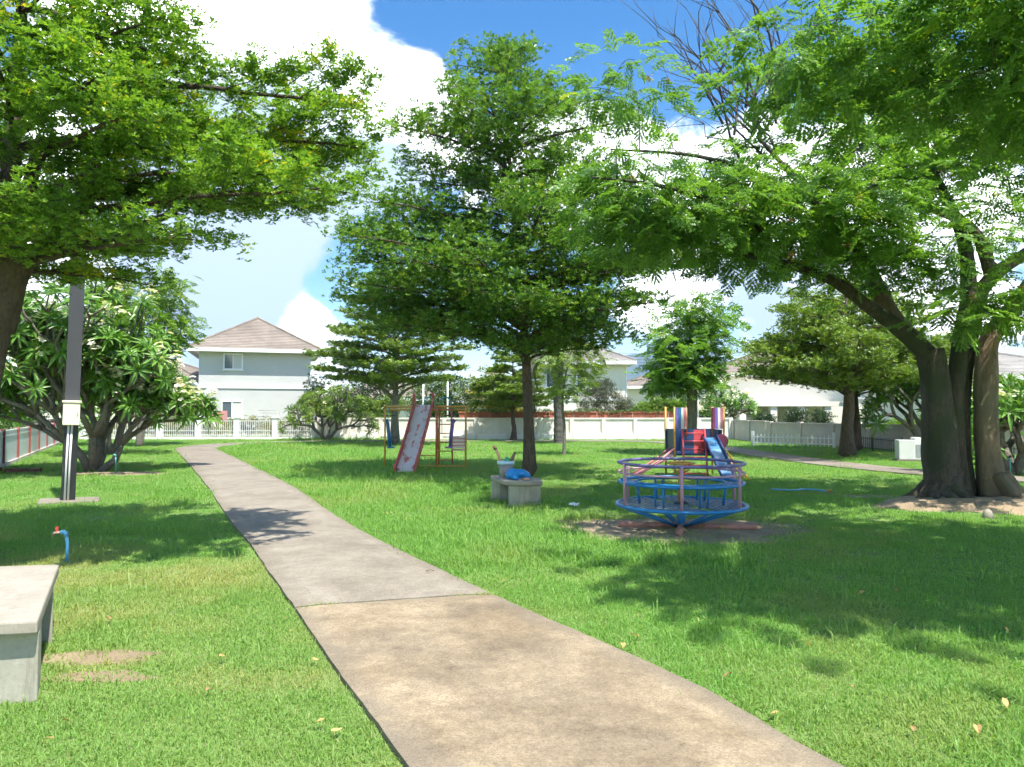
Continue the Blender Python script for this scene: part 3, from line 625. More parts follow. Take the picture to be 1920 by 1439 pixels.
# ------------------------------------------------------------------ houses beyond the walls
def hip_roof(root, x0, x1, y0, y1, ze, zr, m, courses=16, ov=.6):
    x0 -= ov; x1 += ov; y0 -= ov; y1 += ov; w = x1 - x0; d = y1 - y0; k = min(w, d)/2
    if w >= d: r0, r1 = (x0 + k, (y0+y1)/2), (x1 - k, (y0+y1)/2)
    else: r0, r1 = ((x0+x1)/2, y0 + k), ((x0+x1)/2, y1 - k)
    c = [(x0,y0),(x1,y0),(x1,y1),(x0,y1)]; tops = [(r0, r1), (r1, r1), (r1, r0), (r0, r0)] if w >= d else [(r0, r0), (r0, r1), (r1, r1), (r1, r0)]
    mb = MB(); st = .035
    for i in range(4):
        a, b_ = c[i], c[(i+1) % 4]; ta, tb = tops[i]
        L = lambda p, q, t: (p[0] + (q[0]-p[0])*t, p[1] + (q[1]-p[1])*t)
        for j in range(courses):
            t0, t1 = j/courses, (j+1)/courses; p0, p1, p2, p3 = L(a, ta, t0), L(b_, tb, t0), L(b_, tb, t1), L(a, ta, t1); z0 = ze + (zr-ze)*t0; z1 = ze + (zr-ze)*t1
            mb.add([(*p0, z0 + st), (*p1, z0 + st), (*p2, z1), (*p3, z1), (*p0, z0 - .01), (*p1, z0 - .01)], [(0,1,2,3), (4,5,1,0)])
    rf = mb.build('roof', m, root)
    cap = MB()
    for i, q in ((0, r0 if w >= d else r0), (1, r1 if w >= d else r0), (2, r1), (3, r0 if w >= d else r1)): cap.tube([(*c[i], ze + .04), (*q, zr + .04)], .07, 6)
    if r0 != r1: cap.tube([(*r0, zr + .05), (*r1, zr + .05)], .08, 6)
    cap.build('ridge_cap', m, rf)
    fs = MB(); fs.box(x0 + .01, x1 - .01, y0 + .01, y1 - .01, ze - .03, ze - .012); fs.build('soffit', 'white_paint', root)
    fa = MB(); z0, z1 = ze - .22, ze + .0
    fa.box(x0 - .02, x1 + .02, y0 - .03, y0, z0, z1); fa.box(x0 - .02, x1 + .02, y1, y1 + .03, z0, z1); fa.box(x0 - .03, x0, y0, y1, z0, z1); fa.box(x1, x1 + .03, y0, y1, z0, z1); fa.build('fascia', 'white_paint', root)
def window(root, x, z, w, h, y, panes=2, cur=True):
    f = MB(); t = .07
    f.box(x, x+w, y-.06, y+.02, z, z+t); f.box(x, x+w, y-.06, y+.02, z+h-t, z+h); f.box(x, x+t, y-.06, y+.02, z+t, z+h-t); f.box(x+w-t, x+w, y-.06, y+.02, z+t, z+h-t)
    for i in range(1, panes): xx = x + w*i/panes; f.box(xx-.03, xx+.03, y-.055, y+.02, z+t, z+h-t)
    f.box(x-.06, x+w+.06, y-.12, y, z-.06, z-.003)
    wd = f.build('window', 'white_paint', root)
    for i in range(panes): a = x + w*i/panes + .045; b_ = x + w*(i+1)/panes - .045; MB().box(a, b_, y-.02, y-.012, z+t, z+h-t).build('pane', 'curtain' if cur and i % 2 else 'glass_dark', wd)
def house(label, loc, w, dp, h, zr, roof, wall, wins=(), band=None, name='house', ov=.6, courses=16, rz=0):
    root = thing(name, label, 'house', loc, rz); x0, x1 = -w/2, w/2
    MB().box(x0, x1, 0, dp, -.05, h - .03).build('wall', wall, root)
    if band: b_ = MB(); b_.box(x0 - .05, x1 + .05, -.06, -.002, band, band + .22); b_.box(x1 + .002, x1 + .06, 0, dp, band, band + .22); b_.build('band', 'white_paint', root)
    hip_roof(root, x0, x1, 0, dp, h, zr, roof, courses, ov)
    for q in wins: window(root, q[0], q[1], q[2], q[3], 0)
    return root
h1 = house('grey two storey house with brown hip roof beyond the pillared fence', (-15.25, 44, 0), 6.3, 6.4, 5.14, 7.35, 'roof_brown', 'render_grey', [(-1.82, 3.9, 1.08, .96), (-1.9, 1.02, 1.18, 1.05)], 2.8, courses=20, rz=R(18))
house('low house with grey roof behind the brick planter and small tiered tree', (-1.3, 50, 0), 5.6, 7, 2.15, 3.3, 'roof_grey', 'render_cream', [(-1.6, 1.1, .9, .8), (.6, 1.1, .9, .8)], courses=12)
house('house with wide brown roof half hidden behind the slide', (-10.2, 60, 0), 8.5, 8, 2.5, 4.3, 'roof_brown', 'render_cream', [(-2, 1, 1.2, 1.2)], courses=12)
h4 = house('cream two storey house behind the palm tree', (4.3, 46, 0), 5.5, 7, 4.55, 6.1, 'roof_grey', 'render_cream', [(-2.2, 2.9, 1.1, 1.1), (-.3, 2.9, 1.1, 1.1)], 2.1)
MB().tube([(2.83, .2, -.02), (2.83, .2, 4.3)], .06, 8).build('drain_pipe', 'white_paint', h4)
house('house with terracotta brown roof right of the palm tree', (13.0, 58, 0), 8, 8, 3.4, 5.0, 'roof_brown', 'render_cream', [(-2.2, 2.0, 1.5, 1.1), (.8, 2.0, 1.5, 1.1)], courses=14)
h6 = house('cream house with a columned porch behind the tiered trees', (19.0, 48, 0), 11, 8, 3.9, 5.6, 'roof_brown', 'render_cream', [(-4.6, 1.0, 1.2, 1.1), (3, 2.3, 1.3, 1.1)])
MB().box(-5.2, 1.6, -2.9, 0, 1.75, 2.05).build('porch_beam', 'render_cream', h6); cm = MB().box(-.2, .2, -.2, .2, -.02, 1.75).mesh('column', 'pillar_tan'); cm2 = MB().box(-.2, .2, -.2, .2, -.02, 1.75).mesh('column', 'render_cream')
copies(cm2, 'column', h6, [(-3.0, -2.6, 0), (-1.3, -2.6, 0), (.3, -2.6, 0), (-4.9, -2.6, 0)])
house('cream house behind the plumeria with white flowers at right', (25.5, 36, 0), 9, 8, 3.2, 4.6, 'roof_grey', 'render_cream', [(-3.2, .75, .9, 1.1), (0, 1.0, 1.4, 1.2)])
# neighbour yard on the left
h8 = house('house hidden behind the left plumeria trees with tan entrance pillars', (-24.5, 46, 0), 10, 8, 3.2, 5, 'roof_brown', 'render_cream', [(-3, 1, 1.4, 1.2), (1.5, 1, 1.4, 1.2)])
MB().box(3.2, 6.1, -2.6, -.1, 2.25, 2.45).build('porch_slab', 'wood_brown', h8); c3 = MB().box(-.2, .2, -.2, .2, -.02, 2.25).mesh('column', 'pillar_tan'); copies(c3, 'column', h8, [(5.35, -2.3, 0), (3.5, -2.3, 0)])
bd = thing('notice_board', 'plain salmon pink board standing before the grey house', 'board', (-16.5, 41.6, 0)); MB().box(-.5, .5, -.02, .02, .75, 1.48).build('panel', 'salmon', bd); lg = MB().box(-.03, .03, -.03, -.021, -.02, 1.4).mesh('leg', 'grey_metal'); copies(lg, 'leg', bd, [(-.4, 0, 0), (.4, 0, 0)])
dr = thing('drying_rack', 'grey metal drying rack in the yard of the grey house', 'rack', (-13.7, 41.8, 0)); q = MB()
for x in (-.55, .55): q.tube([(x, -.3, 0), (x, -.3, 1.5)], .02, 6); q.tube([(x, .3, 0), (x, .3, 1.35)], .02, 6)
q.build('frame', 'grey_metal', dr, True)
for y, z in ((-.3, 1.5), (.3, 1.35), (-.3, 1.15), (.3, .9)): MB().tube([(-.55, y, z), (.55, y, z)], .018, 6).build('rail', 'grey_metal', dr, True)
# utility poles and wires
for x, y, h, lab in ((9.9, 39.5, 4.2, 'slim white pole behind the play tower'), (-4.75, 39.6, 3.2, 'slim white pole left behind the slide'), (-3.45, 39.6, 3.3, 'slim white pole right behind the slide')):
    p_ = thing('pole', lab, 'pole', (x, y, 0)); MB().tube([(0, 0, -.05), (0, 0, h)], .045 if h < 4 else .07, 10).build('shaft', 'white_paint', p_, True); MB().lathe([(.06, 0), (.06, .05), (.02, .1)], 10, (0, 0, h)).build('cap', 'alu', p_, True)
for i in range(4): tag(MB().tube([(6 + 14*t, 52 + 6*t, 4.65 + .22*i + .9*t + 1.2*(t-.5)**2) for t in np.linspace(0, 1, 9)], .012, 4).build('power_line', 'iron_dark'), 'thin dark power line strung above the terracotta roof', 'cable', 'power lines against the mountain')

# ------------------------------------------------------------------ lamp post
lp = thing('lamp_post', 'square grey and black lamp post with cream meter box on concrete foot', 'lamp post', (-7.26, 12.15, 0)); lp.rotation_euler = (0, R(1.1), R(31))
MB().box(-.105, .105, -.105, .105, 1.55, 5.2).build('upper_shaft', 'pole_grey', lp, bevel=.008); MB().box(-.103, .103, -.103, .103, .02, 1.548).build('lower_shaft', 'pole_black', lp, bevel=.008)
bx = MB().box(-.125, .115, -.22, -.106, 1.26, 1.62).build('meter_box', 'box_cream', lp, bevel=.01); MB().box(-.14, .13, -.235, -.10, 1.622, 1.66).build('lid', 'box_cream', bx, bevel=.006); MB().box(.07, .09, -.228, -.2205, 1.40, 1.46).build('latch', 'grey_metal', bx)
for x in (-.035, .012): MB().tube([(x, -.13, 1.26), (x - .01, -.125, .7), (x - .012, -.125, .03)], .016, 8).build('conduit', 'pvc_white', lp, True)
MB().prism([(-.42, -.3), (.44, -.33), (.46, .3), (-.40, .33)], -.04, .045).build('footing', 'path_old', lp, bevel=.02)
MB().tube([(0, 0, 5.2), (.25, 0, 5.5), (.9, 0, 5.6)], .04, 8).build('arm', 'pole_grey', lp, True)
# ------------------------------------------------------------------ benches
def bench(label, loc, rz, poly, legs, ht, th):
    b_ = thing('stone_bench', label, 'bench', loc, rz, 'concrete benches on the lawn')
    o = MB().prism(poly, ht - th, ht).build('seat', 'bench_stone', b_, bevel=.014)
    for lg in legs: MB().prism(lg, -.03, ht - th - .002).build('leg', 'bench_leg', b_, bevel=.012)
    return b_
def ends(x0, x1, y0, bow, n=6): return [(x0 + (x1-x0)*i/n, y0 - bow*math.sin(math.pi*i/n)) for i in range(n + 1)]
# near bench: seat runs away from the viewer, its near end bowed
def lft(n=6): return [(-.62 + .61*i/n, -.60 - .045*math.sin(math.pi*i/n)) for i in range(n + 1)]
bench('broad concrete bench cut off by the left edge', (-2.40, 4.40, 0), 0, lft() + [(-.74, .77), (-1.36, .66)], [[(x - .03, y + .06) for x, y in lft()] + [(-.19, -.28), (-.75, -.30)], [(-.56, .42), (-.74, .70), (-1.28, .60), (-1.1, .36)]], .435, .075)
bench('small concrete bench with a toy bucket on it under the trees', (.16, 12.1, 0), R(0), ends(-.25, .32, -.55, .03) + [(.30, .0), (-.05, .58), (-.53, .50), (-.42, -.05)], [ends(-.20, .29, -.50, .03) + [(.29, -.22), (-.22, -.22)], [(-.50, .22), (-.36, .18), (-.05, .30), (-.09, .48), (-.47, .44)]], .40, .07)
# ------------------------------------------------------------------ toys on the bench
bu = thing('toy_bucket', 'clear plastic bucket of sand toys on the small bench', 'bucket', (-.10, 12.08, .402)); MB().lathe([(.10, 0), (.125, .25), (.118, .25), (.095, .012)], 20).build('body', 'bucket_clear', bu, True)
MB().lathe([(.124, .225), (.140, .225), (.142, .275), (.124, .275)], 20).build('rim', 'toy_rim', bu, True); MB().lathe([(.088, .016), (.10, .17), (.02, .19)], 14).build('sand_mould', 'toy_red', bu, True)
MB().lathe([(.03, .20), (.05, .26), (.04, .32), (.015, .34)], 10, (.02, -.02, 0)).build('sand_mould', 'toy_green', bu, True)
MB().tube([(-.06, 0, .1), (-.12, .02, .36), (-.17, .02, .47)], [.018, .02, .024], 8).build('shovel', 'toy_skin', bu, True); MB().tube([(-.165, .02, .46), (-.20, .02, .52)], [.03, .022], 8).build('shovel', 'toy_brown', bu, True); MB().tube([(.05, 0, .1), (.10, .0, .30), (.15, 0, .42)], [.016, .03, .02], 8).build('shovel', 'toy_brown', bu, True)
ty = thing('sand_toy', 'shiny blue turtle shaped sand toy in front of the bucket', 'toy', (.07, 11.86, .402))
MB().lathe([(.02, 0), (.09, .012), (.115, .06), (.105, .115), (.07, .155), (.02, .172)], 18, (-.06, 0, 0)).build('body', 'toy_blue', ty, True); MB().tube([(.0, 0, .08), (.10, .02, .09), (.18, .03, .055), (.22, .03, .02)], [.075, .07, .055, .02], 12).build('tail', 'toy_blue', ty, True); MB().tube([(-.06, -.10, .06), (-.02, -.13, .03), (.03, -.11, .02)], [.04, .035, .02], 8).build('flipper', 'toy_blue', ty, True)
ct = MB().lathe([(.035, 0), (.05, .012), (.045, .03), (.015, .038)], 12).build('sand_toy', 'toy_skin', None, True, loc=(.23, 11.72, .402)); tag(ct, 'small peach coloured toy beside the blue turtle toy', 'toy')
# ------------------------------------------------------------------ merry-go-round
mg = thing('merry_go_round', 'blue and purple metal merry-go-round with gold wheel on bare soil', 'merry-go-round', (2.15, 9.46, 0)); pi = math.pi
for nm, r, rr, z, m in (('floor_ring', .81, .022, .305, 'merry_blue'), ('seat_ring', .775, .020, .590, 'merry_blue'), ('seat_ring', .56, .016, .590, 'merry_blue'), ('top_rail', .785, .019, .835, 'merry_purple'), ('middle_rail', .785, .013, .715, 'merry_pink')): MB().ring((0, 0, z), r, rr, 48).build(nm, m, mg, True)
for i in range(6):
    a = R(-102 + 60*i); x, y = .79*math.cos(a), .79*math.sin(a); MB().tube([(x, y, .31), (x, y, .835)], .019, 8).build('post', 'merry_pink', mg, True)
for i in range(6):
    for s in (-6, 6):
        a = R(-72 + 60*i + s); x, y = .56*math.cos(a), .56*math.sin(a); MB().tube([(x, y, .590), (x*.93, y*.93, .31)], .014, 8).build('seat_leg', 'merry_blue', mg, True)
    for s in range(-2, 3):
        a = R(-72 + 60*i + s*9); MB().bar((.57*math.cos(a), .57*math.sin(a), .582), (.765*math.cos(a), .765*math.sin(a), .582), .035, .008).build('seat_slat', 'merry_blue', mg)
for i in range(-9, 10):
    x = i*.083; h = math.sqrt(max(.01, .80**2 - x*x)); c, s = math.cos(R(20)), math.sin(R(20))
    if abs(x) < .04: continue
    MB().bar((x*c - h*s*-1, x*s - h*c, .308), (x*c - h*s, x*s + h*c, .308), .030, .012).build('floor_slat', 'merry_slat', mg)
for i in range(8):
    a = R(22 + 45*i); MB().tube([(.80*math.cos(a), .80*math.sin(a), .29), (.05*math.cos(a), .05*math.sin(a), .03)], .017, 8).build('spoke', 'merry_blue', mg, True)
MB().tube([(0, 0, .0), (0, 0, .302)], .05, 12).build('hub', 'merry_blue', mg, True); MB().lathe([(.09, .315), (.09, .33), (.05, .345)], 16).build('collar', 'iron_dark', mg, True)
MB().tube([(0, 0, .33), (0, 0, .80)], .036, 12).build('column', 'merry_gold', mg, True)
wh = MB().ring((0, 0, .83), .165, .013, 28).build('wheel', 'merry_gold', mg, True)
for i in range(4):
    a = R(45 + 90*i); MB().tube([(.165*math.cos(a), .165*math.sin(a), .828), (.12*math.cos(a), .12*math.sin(a), .75), (.03*math.cos(a), .03*math.sin(a), .70)], .010, 6).build('spoke', 'merry_gold', wh, True)
for e in ((-.78, .10), (.92, -.12), (-.17, -.62), (.12, .6)): MB().tube([(e[0]*.06, e[1]*.06, .035), (e[0], e[1], .035)], .042, 12).build('base_pipe', 'pipe_rust', mg, True)
# ------------------------------------------------------------------ slide and swing frame
sl = thing('slide_swing_set', 'worn red slide with orange ladder and swing beams by the lawn', 'playset', (-2.35, 18.3, 0))
top = np.array([.04, .95, 1.58]); bot = np.array([-.17, -.75, .10]); prof = [(0, bot + np.array([0, -.22, -.02])), (.08, bot), (.5, (top + bot)/2 + np.array([0, 0, -.06])), (.95, top), (1, top + np.array([0, .25, .01]))]
cl = catmull([p for _, p in prof], 5); hw = .215
def strip(off0, off1, z0, z1, m, nm, parent):
    V = []; F = []
    for i, p in enumerate(cl):
        for o, z in ((off0, z0), (off1, z0), (off1, z1), (off0, z1)): V.append((p[0] + o, p[1], p[2] + z))
    for i in range(len(cl) - 1):
        a = i*4
        for k in range(4): F.append((a+k, a+(k+1)%4, a+4+(k+1)%4, a+4+k))
    F += [(3, 2, 1, 0), tuple(len(V) - 4 + k for k in range(4))]; return link(nm, np_mesh(nm, V, F, m), parent)
strip(-hw, hw, -.02, .0, 'slide_bed', 'chute', sl); strip(-hw - .035, -hw, -.03, .15, 'slide_red', 'side_rail', sl); strip(hw, hw + .035, -.03, .15, 'slide_red', 'side_rail', sl)
for x in (-.245, .245): MB().tube([(.04 + x, 1.0, 1.55), (.04 + x, 1.0, 1.9), (.04 + x, 1.02, 1.95)], [.032, .032, .02], 8).build('handle_post', 'slide_red', sl, True)
for c in (.16, .58):
    lp_ = MB()
    for k in (0, .09): lp_.tube([(c - .14 + k*.4, 1.2 + k, 1.5)] + arc((c + k*.4, 1.2 + k, 1.72), .13, 180, 0, 8) + [(c + .14 + k*.4, 1.2 + k, 1.5)], .014, 6)
    lp_.build('guard_hoop', 'play_teal', sl, True)
for x, y, m in ((.42, .62, 'play_orange'), (.42, 1.35, 'play_orange'), (-.12, 1.35, 'play_yellow'), (-.95, .95, 'play_yellow'), (1.15, .95, 'play_yellow')): MB().tube([(x, y, -.03), (x, y, 1.54)], .024, 8).build('post', m, sl, True)
MB().box(-.15, .75, .98, 1.5, 1.50, 1.535).build('platform', 'play_orange', sl)
ld = MB()
for x in (.34, .72): ld.tube([(x, 2.05, -.02), (x, 1.5, 1.52)], .022, 8)
ld = ld.build('ladder', 'play_orange', sl, True)
for i in range(6): t = (i + .6)/6.3; MB().tube([(.34, 2.05 - .55*t, 1.54*t), (.72, 2.05 - .55*t, 1.54*t)], .016, 6).build('rung', 'play_orange', ld, True)
for y, z in ((1.12, 1.60), (1.62, 1.52)): MB().tube([(-1.02, y, z), (1.22, y, z)], .027, 8).build('beam', 'play_yellow', sl, True)
for z in (.45, 1.05): MB().tube([(.42, .62, z), (.42, 1.35, z)], .015, 6).build('brace', 'play_orange', sl, True)
MB().tube([(-.12, 1.35, .3), (.42, 1.35, .3)], .017, 6).build('brace', 'play_yellow', sl, True); MB().tube([(-.05, .95, .06), (1.1, .95, .06)], .02, 6).build('brace', 'play_yellow', sl, True)
sw = thing('swing', 'white and pink slatted swing seat hanging right of the slide', 'swing', (-1.38, 19.45, .42))
for i in range(7): MB().box(-.18, .18, -.02 + i*.012, .01 + i*.012, .09 + i*.045, .13 + i*.045).build('slat', 'play_pink' if i % 2 else 'seat_white', sw)
MB().box(-.18, .18, -.24, .0, .04, .07).build('seat', 'play_pink', sw)
for x in (-.19, .19): MB().tube([(x, -.1, .06), (x, -.02, .4), (x, -.1, 1.15)], .008, 6).build('chain', 'play_pink', sw, True)
def glider(label, loc, m1, m2, rz):
    g_ = thing('swing_glider', label, 'swing', loc, rz)
    MB().tube([(0, 0, .10), (.02, 0, .35), (.06, 0, .72), (.12, 0, .82)], [.04, .05, .045, .05], 10).build('body', m1, g_, True); MB().tube([(-.17, 0, .92), (.24, 0, .92)], .012, 6).build('handlebar', 'iron_dark', g_, True); MB().tube([(-.2, 0, .36), (.24, 0, .36)], .012, 6).build('foot_rest', 'iron_dark', g_, True)
    MB().tube([(.05, 0, .36), (.05, 0, 1.13)], .011, 6).build('hanger', m2, g_, True); MB().prism([(-.12, -.09), (.06, -.09), (.06, .09), (-.12, .09)], .07, .11).build('seat', m1, g_)
    return g_
glider('purple hanging rider with black handlebar right of the slide', (-1.62, 19.42, .44), 'play_violet', 'iron_dark', 0); glider('blue and teal hanging rider left of the slide', (-3.20, 19.42, .44), 'play_blue', 'play_teal', R(180))
# ------------------------------------------------------------------ play tower behind the merry-go-round
tw = thing('play_tower', 'small play tower with navy panels and striped boards behind the merry-go-round', 'play tower', (4.15, 16.9, 0)); hx, hy = .545, .48
for x in (-hx, hx):
    for y in (-hy, hy): MB().tube([(x, y, -.04), (x, y, 1.58)], .024, 8).build('post', 'merry_gold', tw, True)
for x in (-.28, .28):
    MB().tube([(x, -hy, .9), (x, -hy, 1.56)], .018, 8).build('post', 'play_orange', tw, True)
MB().box(-hx - .02, hx + .02, -hy - .02, hy + .02, .50, .54).build('platform', 'play_navy', tw)
for x0, cols in ((-.525, ('play_violet', 'play_blue', 'seat_white', 'play_pink')), (.285, ('play_plum', 'play_violet', 'seat_white', 'play_pink'))):
    for i, m in enumerate(cols): MB().box(x0 + i*.06, x0 + i*.06 + .056, -hy - .035, -hy - .01, 1.09, 1.56).build('board', m, tw, bevel=.004)
for x0, x1, m in ((-.40, -.12, 'play_navy'), (-.115, .10, 'play_red'), (.105, .42, 'play_navy')): MB().box(x0, x1, -hy + .02, -hy + .05, .55, 1.07).build('panel', m, tw)
MB().box(-hx, hx, hy - .05, hy - .02, .55, 1.07).build('panel', 'play_navy', tw)
for x in (-hx + .02, hx - .05): MB().box(x, x + .03, -hy + .06, hy - .06, .55, 1.07).build('panel', 'play_navy', tw)
MB().lathe([(.16, 0), (.16, .03), (.04, .035)], 18).build('disc', 'play_plum', tw, loc=(hx - .08, -hy - .035, .82)).rotation_euler = (R(90), 0, 0)
lr = MB()
for x in (-.44, .06): lr.tube([(x, -.95, .02), (x + .05, -.52, 1.08)], .022, 8)
lr = lr.build('ladder', 'play_red', tw, True)
for i in range(6): t = (i + .7)/6.2; MB().tube([(-.44 + .05*t, -.95 + .43*t, .02 + 1.06*t), (.06 + .05*t, -.95 + .43*t, .02 + 1.06*t)], .015, 6).build('rung', 'play_red', lr, True)
rp = MB(); rp.hexa([(-1.45, -.62, .02), (-1.45, -.22, .02), (-.55, -.12, .50), (-.55, -.46, .50)], [(-1.45, -.62, .05), (-1.45, -.22, .05), (-.55, -.12, .53), (-.55, -.46, .53)]); rp.build('slide_chute', 'play_pink', tw)
for y in (-.62, -.2): MB().tube([(-1.47, y, .06), (-.9, y + .06, .40), (-.55, y + .14, .66)], .022, 8).build('slide_rail', 'play_pink', tw, True)
bs = MB(); P = catmull([(.22, -.5, .9), (.27, -.8, .66), (.33, -1.1, .34), (.38, -1.35, .10)], 4)
for a, b_ in zip(P[:-1], P[1:]): bs.hexa([(a[0]-.14, a[1], a[2]-.03), (a[0]+.14, a[1], a[2]-.03), (a[0]+.14, a[1], a[2]), (a[0]-.14, a[1], a[2])], [(b_[0]-.14, b_[1], b_[2]-.03), (b_[0]+.14, b_[1], b_[2]-.03), (b_[0]+.14, b_[1], b_[2]), (b_[0]-.14, b_[1], b_[2])])
bs = bs.build('slide_chute', 'play_blue', tw)
for x in (-.15, .15): MB().tube([(p[0] + x, p[1], p[2] + .05) for p in P], .03, 6).build('slide_rail', 'play_navy', bs, True)
yl = MB()
for y in (-.55, -.15): yl.tube([(.95, y - .45, -.01), (.57, y, .60)], .02, 8)
yl = yl.build('ladder', 'play_yellow', tw, True)
for i in range(5): t = (i + .6)/5.2; MB().tube([(.95 - .38*t, -1.0 + .45*t, .61*t), (.95 - .38*t, -.6 + .45*t, .61*t)], .015, 6).build('rung', 'play_yellow', yl, True)
# ------------------------------------------------------------------ taps, box, litter
def standpipe(label, loc, h, m, arm, rz):
    s_ = thing('standpipe', label, 'tap', loc, rz); MB().tube([(0, 0, -.05), (.0, .005, h*.6), (-.01, .0, h)], .016, 10).build('riser', m, s_, True); MB().tube([(-.01, 0, h - .02), (-.012, 0, h + .012), (-.035, 0, h + .02), (-.06, 0, h + .018)], .022, 10).build('elbow', m, s_, True)
    if arm:
        tp = MB().tube([(-.06, 0, h + .018), (-.13, 0, h + .012), (-.145, 0, h - .02)], [.013, .014, .012], 8).build('spout', 'tap_brown', s_, True); MB().bar((-.10, 0, h + .02), (-.105, 0, h + .075), .025, .008).build('lever', 'toy_red', tp)
    return s_
standpipe('leaning blue water pipe with tap in the grass behind the near bench', (-4.42, 7.40, 0), .27, 'pvc_blue', True, 0); standpipe('short green water pipe beside the left plumeria', (-9.45, 17.7, 0), .42, 'pvc_teal', False, R(20)); standpipe('teal water pipe beside the plumeria at the right edge', (11.35, 16.9, 0), .38, 'pvc_teal', False, R(30)); standpipe('thin green water pipe in shade near the far left fence', (-15.6, 30.4, 0), .55, 'pvc_teal', False, R(10))
ub = thing('utility_box', 'pale grey metal utility box with open side by the iron railing', 'box', (11.75, 22.0, 0), R(-14)); MB().box(-.30, .12, -.25, .25, .06, .62).build('cabinet', 'grey_metal', ub, bevel=.01).data.materials[0] = MATS['alu']; MB().box(.125, .32, -.23, .23, .06, .70).build('side_panel', 'white_paint', ub, bevel=.01); MB().box(-.36, .40, -.3, .3, -.03, .058).build('plinth', 'path_old', ub)
MB().box(.16, .28, -.245, -.232, .14, .5).build('switch_plate', 'grey_metal', ub)
lgs = [('short squared brown log end lying near the left fence', (-12.55, 18.1, .055), .16, R(10), .055), ('long dark brown timber lying near the left fence', (-11.85, 18.0, .05), .80, R(6), .045)]
for lab, p, L, a, r in lgs: tag(MB().box(-L/2, L/2, -r*1.3, r*1.3, -r, r).build('timber', 'log_wood', None, bevel=.012, loc=p, rz=a), lab, 'timber')
rt = np.random.default_rng(3); V = []; F = []
for i in range(7):
    for j in range(7): V.append(((i-3)*.026 + rt.normal(0, .006), (j-3)*.022 + rt.normal(0, .006), .05 + rt.normal(0, .018)))
for i in range(6):
    for j in range(6): F.append((i*7+j, i*7+j+1, i*7+j+8, i*7+j+7))
tag(link('tissue', np_mesh('tissue', V, F, 'tissue'), None, (.96, 11.5, 0)), 'crumpled white tissue on the grass right of the small bench', 'tissue')
hs = thing('garden_hose', 'thin blue hose lying on grass left of the big tree mound', 'hose', (5.35, 13.7, .03)); MB().tube(catmull([(-.5, .16, 0), (-.2, -.10, .01), (.1, .10, .01), (.4, -.12, 0)], 5), .018, 6).build('hose', 'pvc_blue', hs, True); MB().tube([(.40, -.12, 0), (.48, -.14, .005)], .024, 8).build('nozzle', 'merry_gold', hs, True)
st = MB().lathe([(.07, -.02), (.085, .03), (.06, .09), (.02, .115)], 9).build('stone', 'bench_stone', None, True, loc=(6.62, 10.35, 0)); st.scale = (.9, .75, 1.1); tag(st, 'small pale stump stone on grass before the big tree mound', 'stone')

# ------------------------------------------------------------------ trees
# left foreground: tiered tree leaning in from the edge of the picture
def st_left(az, z): return .92 + .26*max(0, math.cos(az)) - .42*max(0, -math.sin(az)) - .12*max(0, -math.cos(az)) - (.38*max(0, math.sin(az)) if z < 3.5 else .1*max(0, math.sin(az)))
tier_tree('large tiered tree with paddle leaves leaning in over the left edge', (-5.40, 7.3, 0), 11, [(0, 0, -.1), (.05, 0, .7), (.16, 0, 1.6), (.33, 0, 2.5), (.36, .02, 3.3), (.38, .05, 4.4), (.4, .1, 5.6), (.42, .1, 6.8)], .20,
    [(2.9, 2.4, 7), (3.2, 2.95, 8), (3.62, 3.05, 9), (4.15, 3.1, 9), (4.8, 2.7, 8), (5.5, 2.1, 6), (6.2, 1.5, 5)], 44000, .052, 'leaf_tier', 'bark_brown', st_left, yellow=16, rise=.09, vspread=.06,
    limbs=[([(.30, 0, 2.3), (.55, -.02, 2.95), (.95, -.05, 3.1), (1.5, -.1, 3.2), (2.1, -.1, 3.45)], [.14, .11, .09, .06, .03]), ([(.34, 0, 2.6), (.42, -.05, 3.1), (.62, -.1, 3.55), (.75, -.1, 4.2)], [.13, .10, .08, .04]), ([(.36, 0, 2.7), (.60, -.15, 3.15), (.95, -.3, 3.5), (1.5, -.4, 3.8)], [.10, .07, .05, .025]), ([(.33, 0, 2.6), (.1, .05, 3.2), (-.2, .1, 4.0)], [.12, .09, .05])])
# centre: tall tiered tree
def st_mid(az, z): return 1 + .24*max(0, -math.cos(az))*(z < 5.0) + .08*math.sin(3*az + z*2)
tier_tree('tall dense tiered tree standing behind the small bench', (.40, 16.95, 0), 23, [(0, 0, -.1), (-.02, 0, 1.2), (-.10, 0, 2.9), (-.25, .05, 5), (-.45, 0, 7.2), (-.62, .1, 9.9)], .145,
    [(2.75, 2.9, 8), (3.05, 3.4, 8), (3.4, 3.5, 8), (3.8, 3.7, 8), (4.3, 3.7, 8), (4.8, 3.4, 8), (5.35, 3.2, 8), (5.9, 2.7, 7), (6.45, 2.8, 8), (7.0, 2.75, 8), (7.55, 2.55, 8), (8.1, 2.1, 7), (8.6, 1.8, 6), (9.1, 1.45, 6), (9.6, .9, 5)], 36000, .092, 'leaf_tier_mid', 'bark_brown', st_mid, rise=.15, top_tuft=40, vspread=.11, ragged=.5)
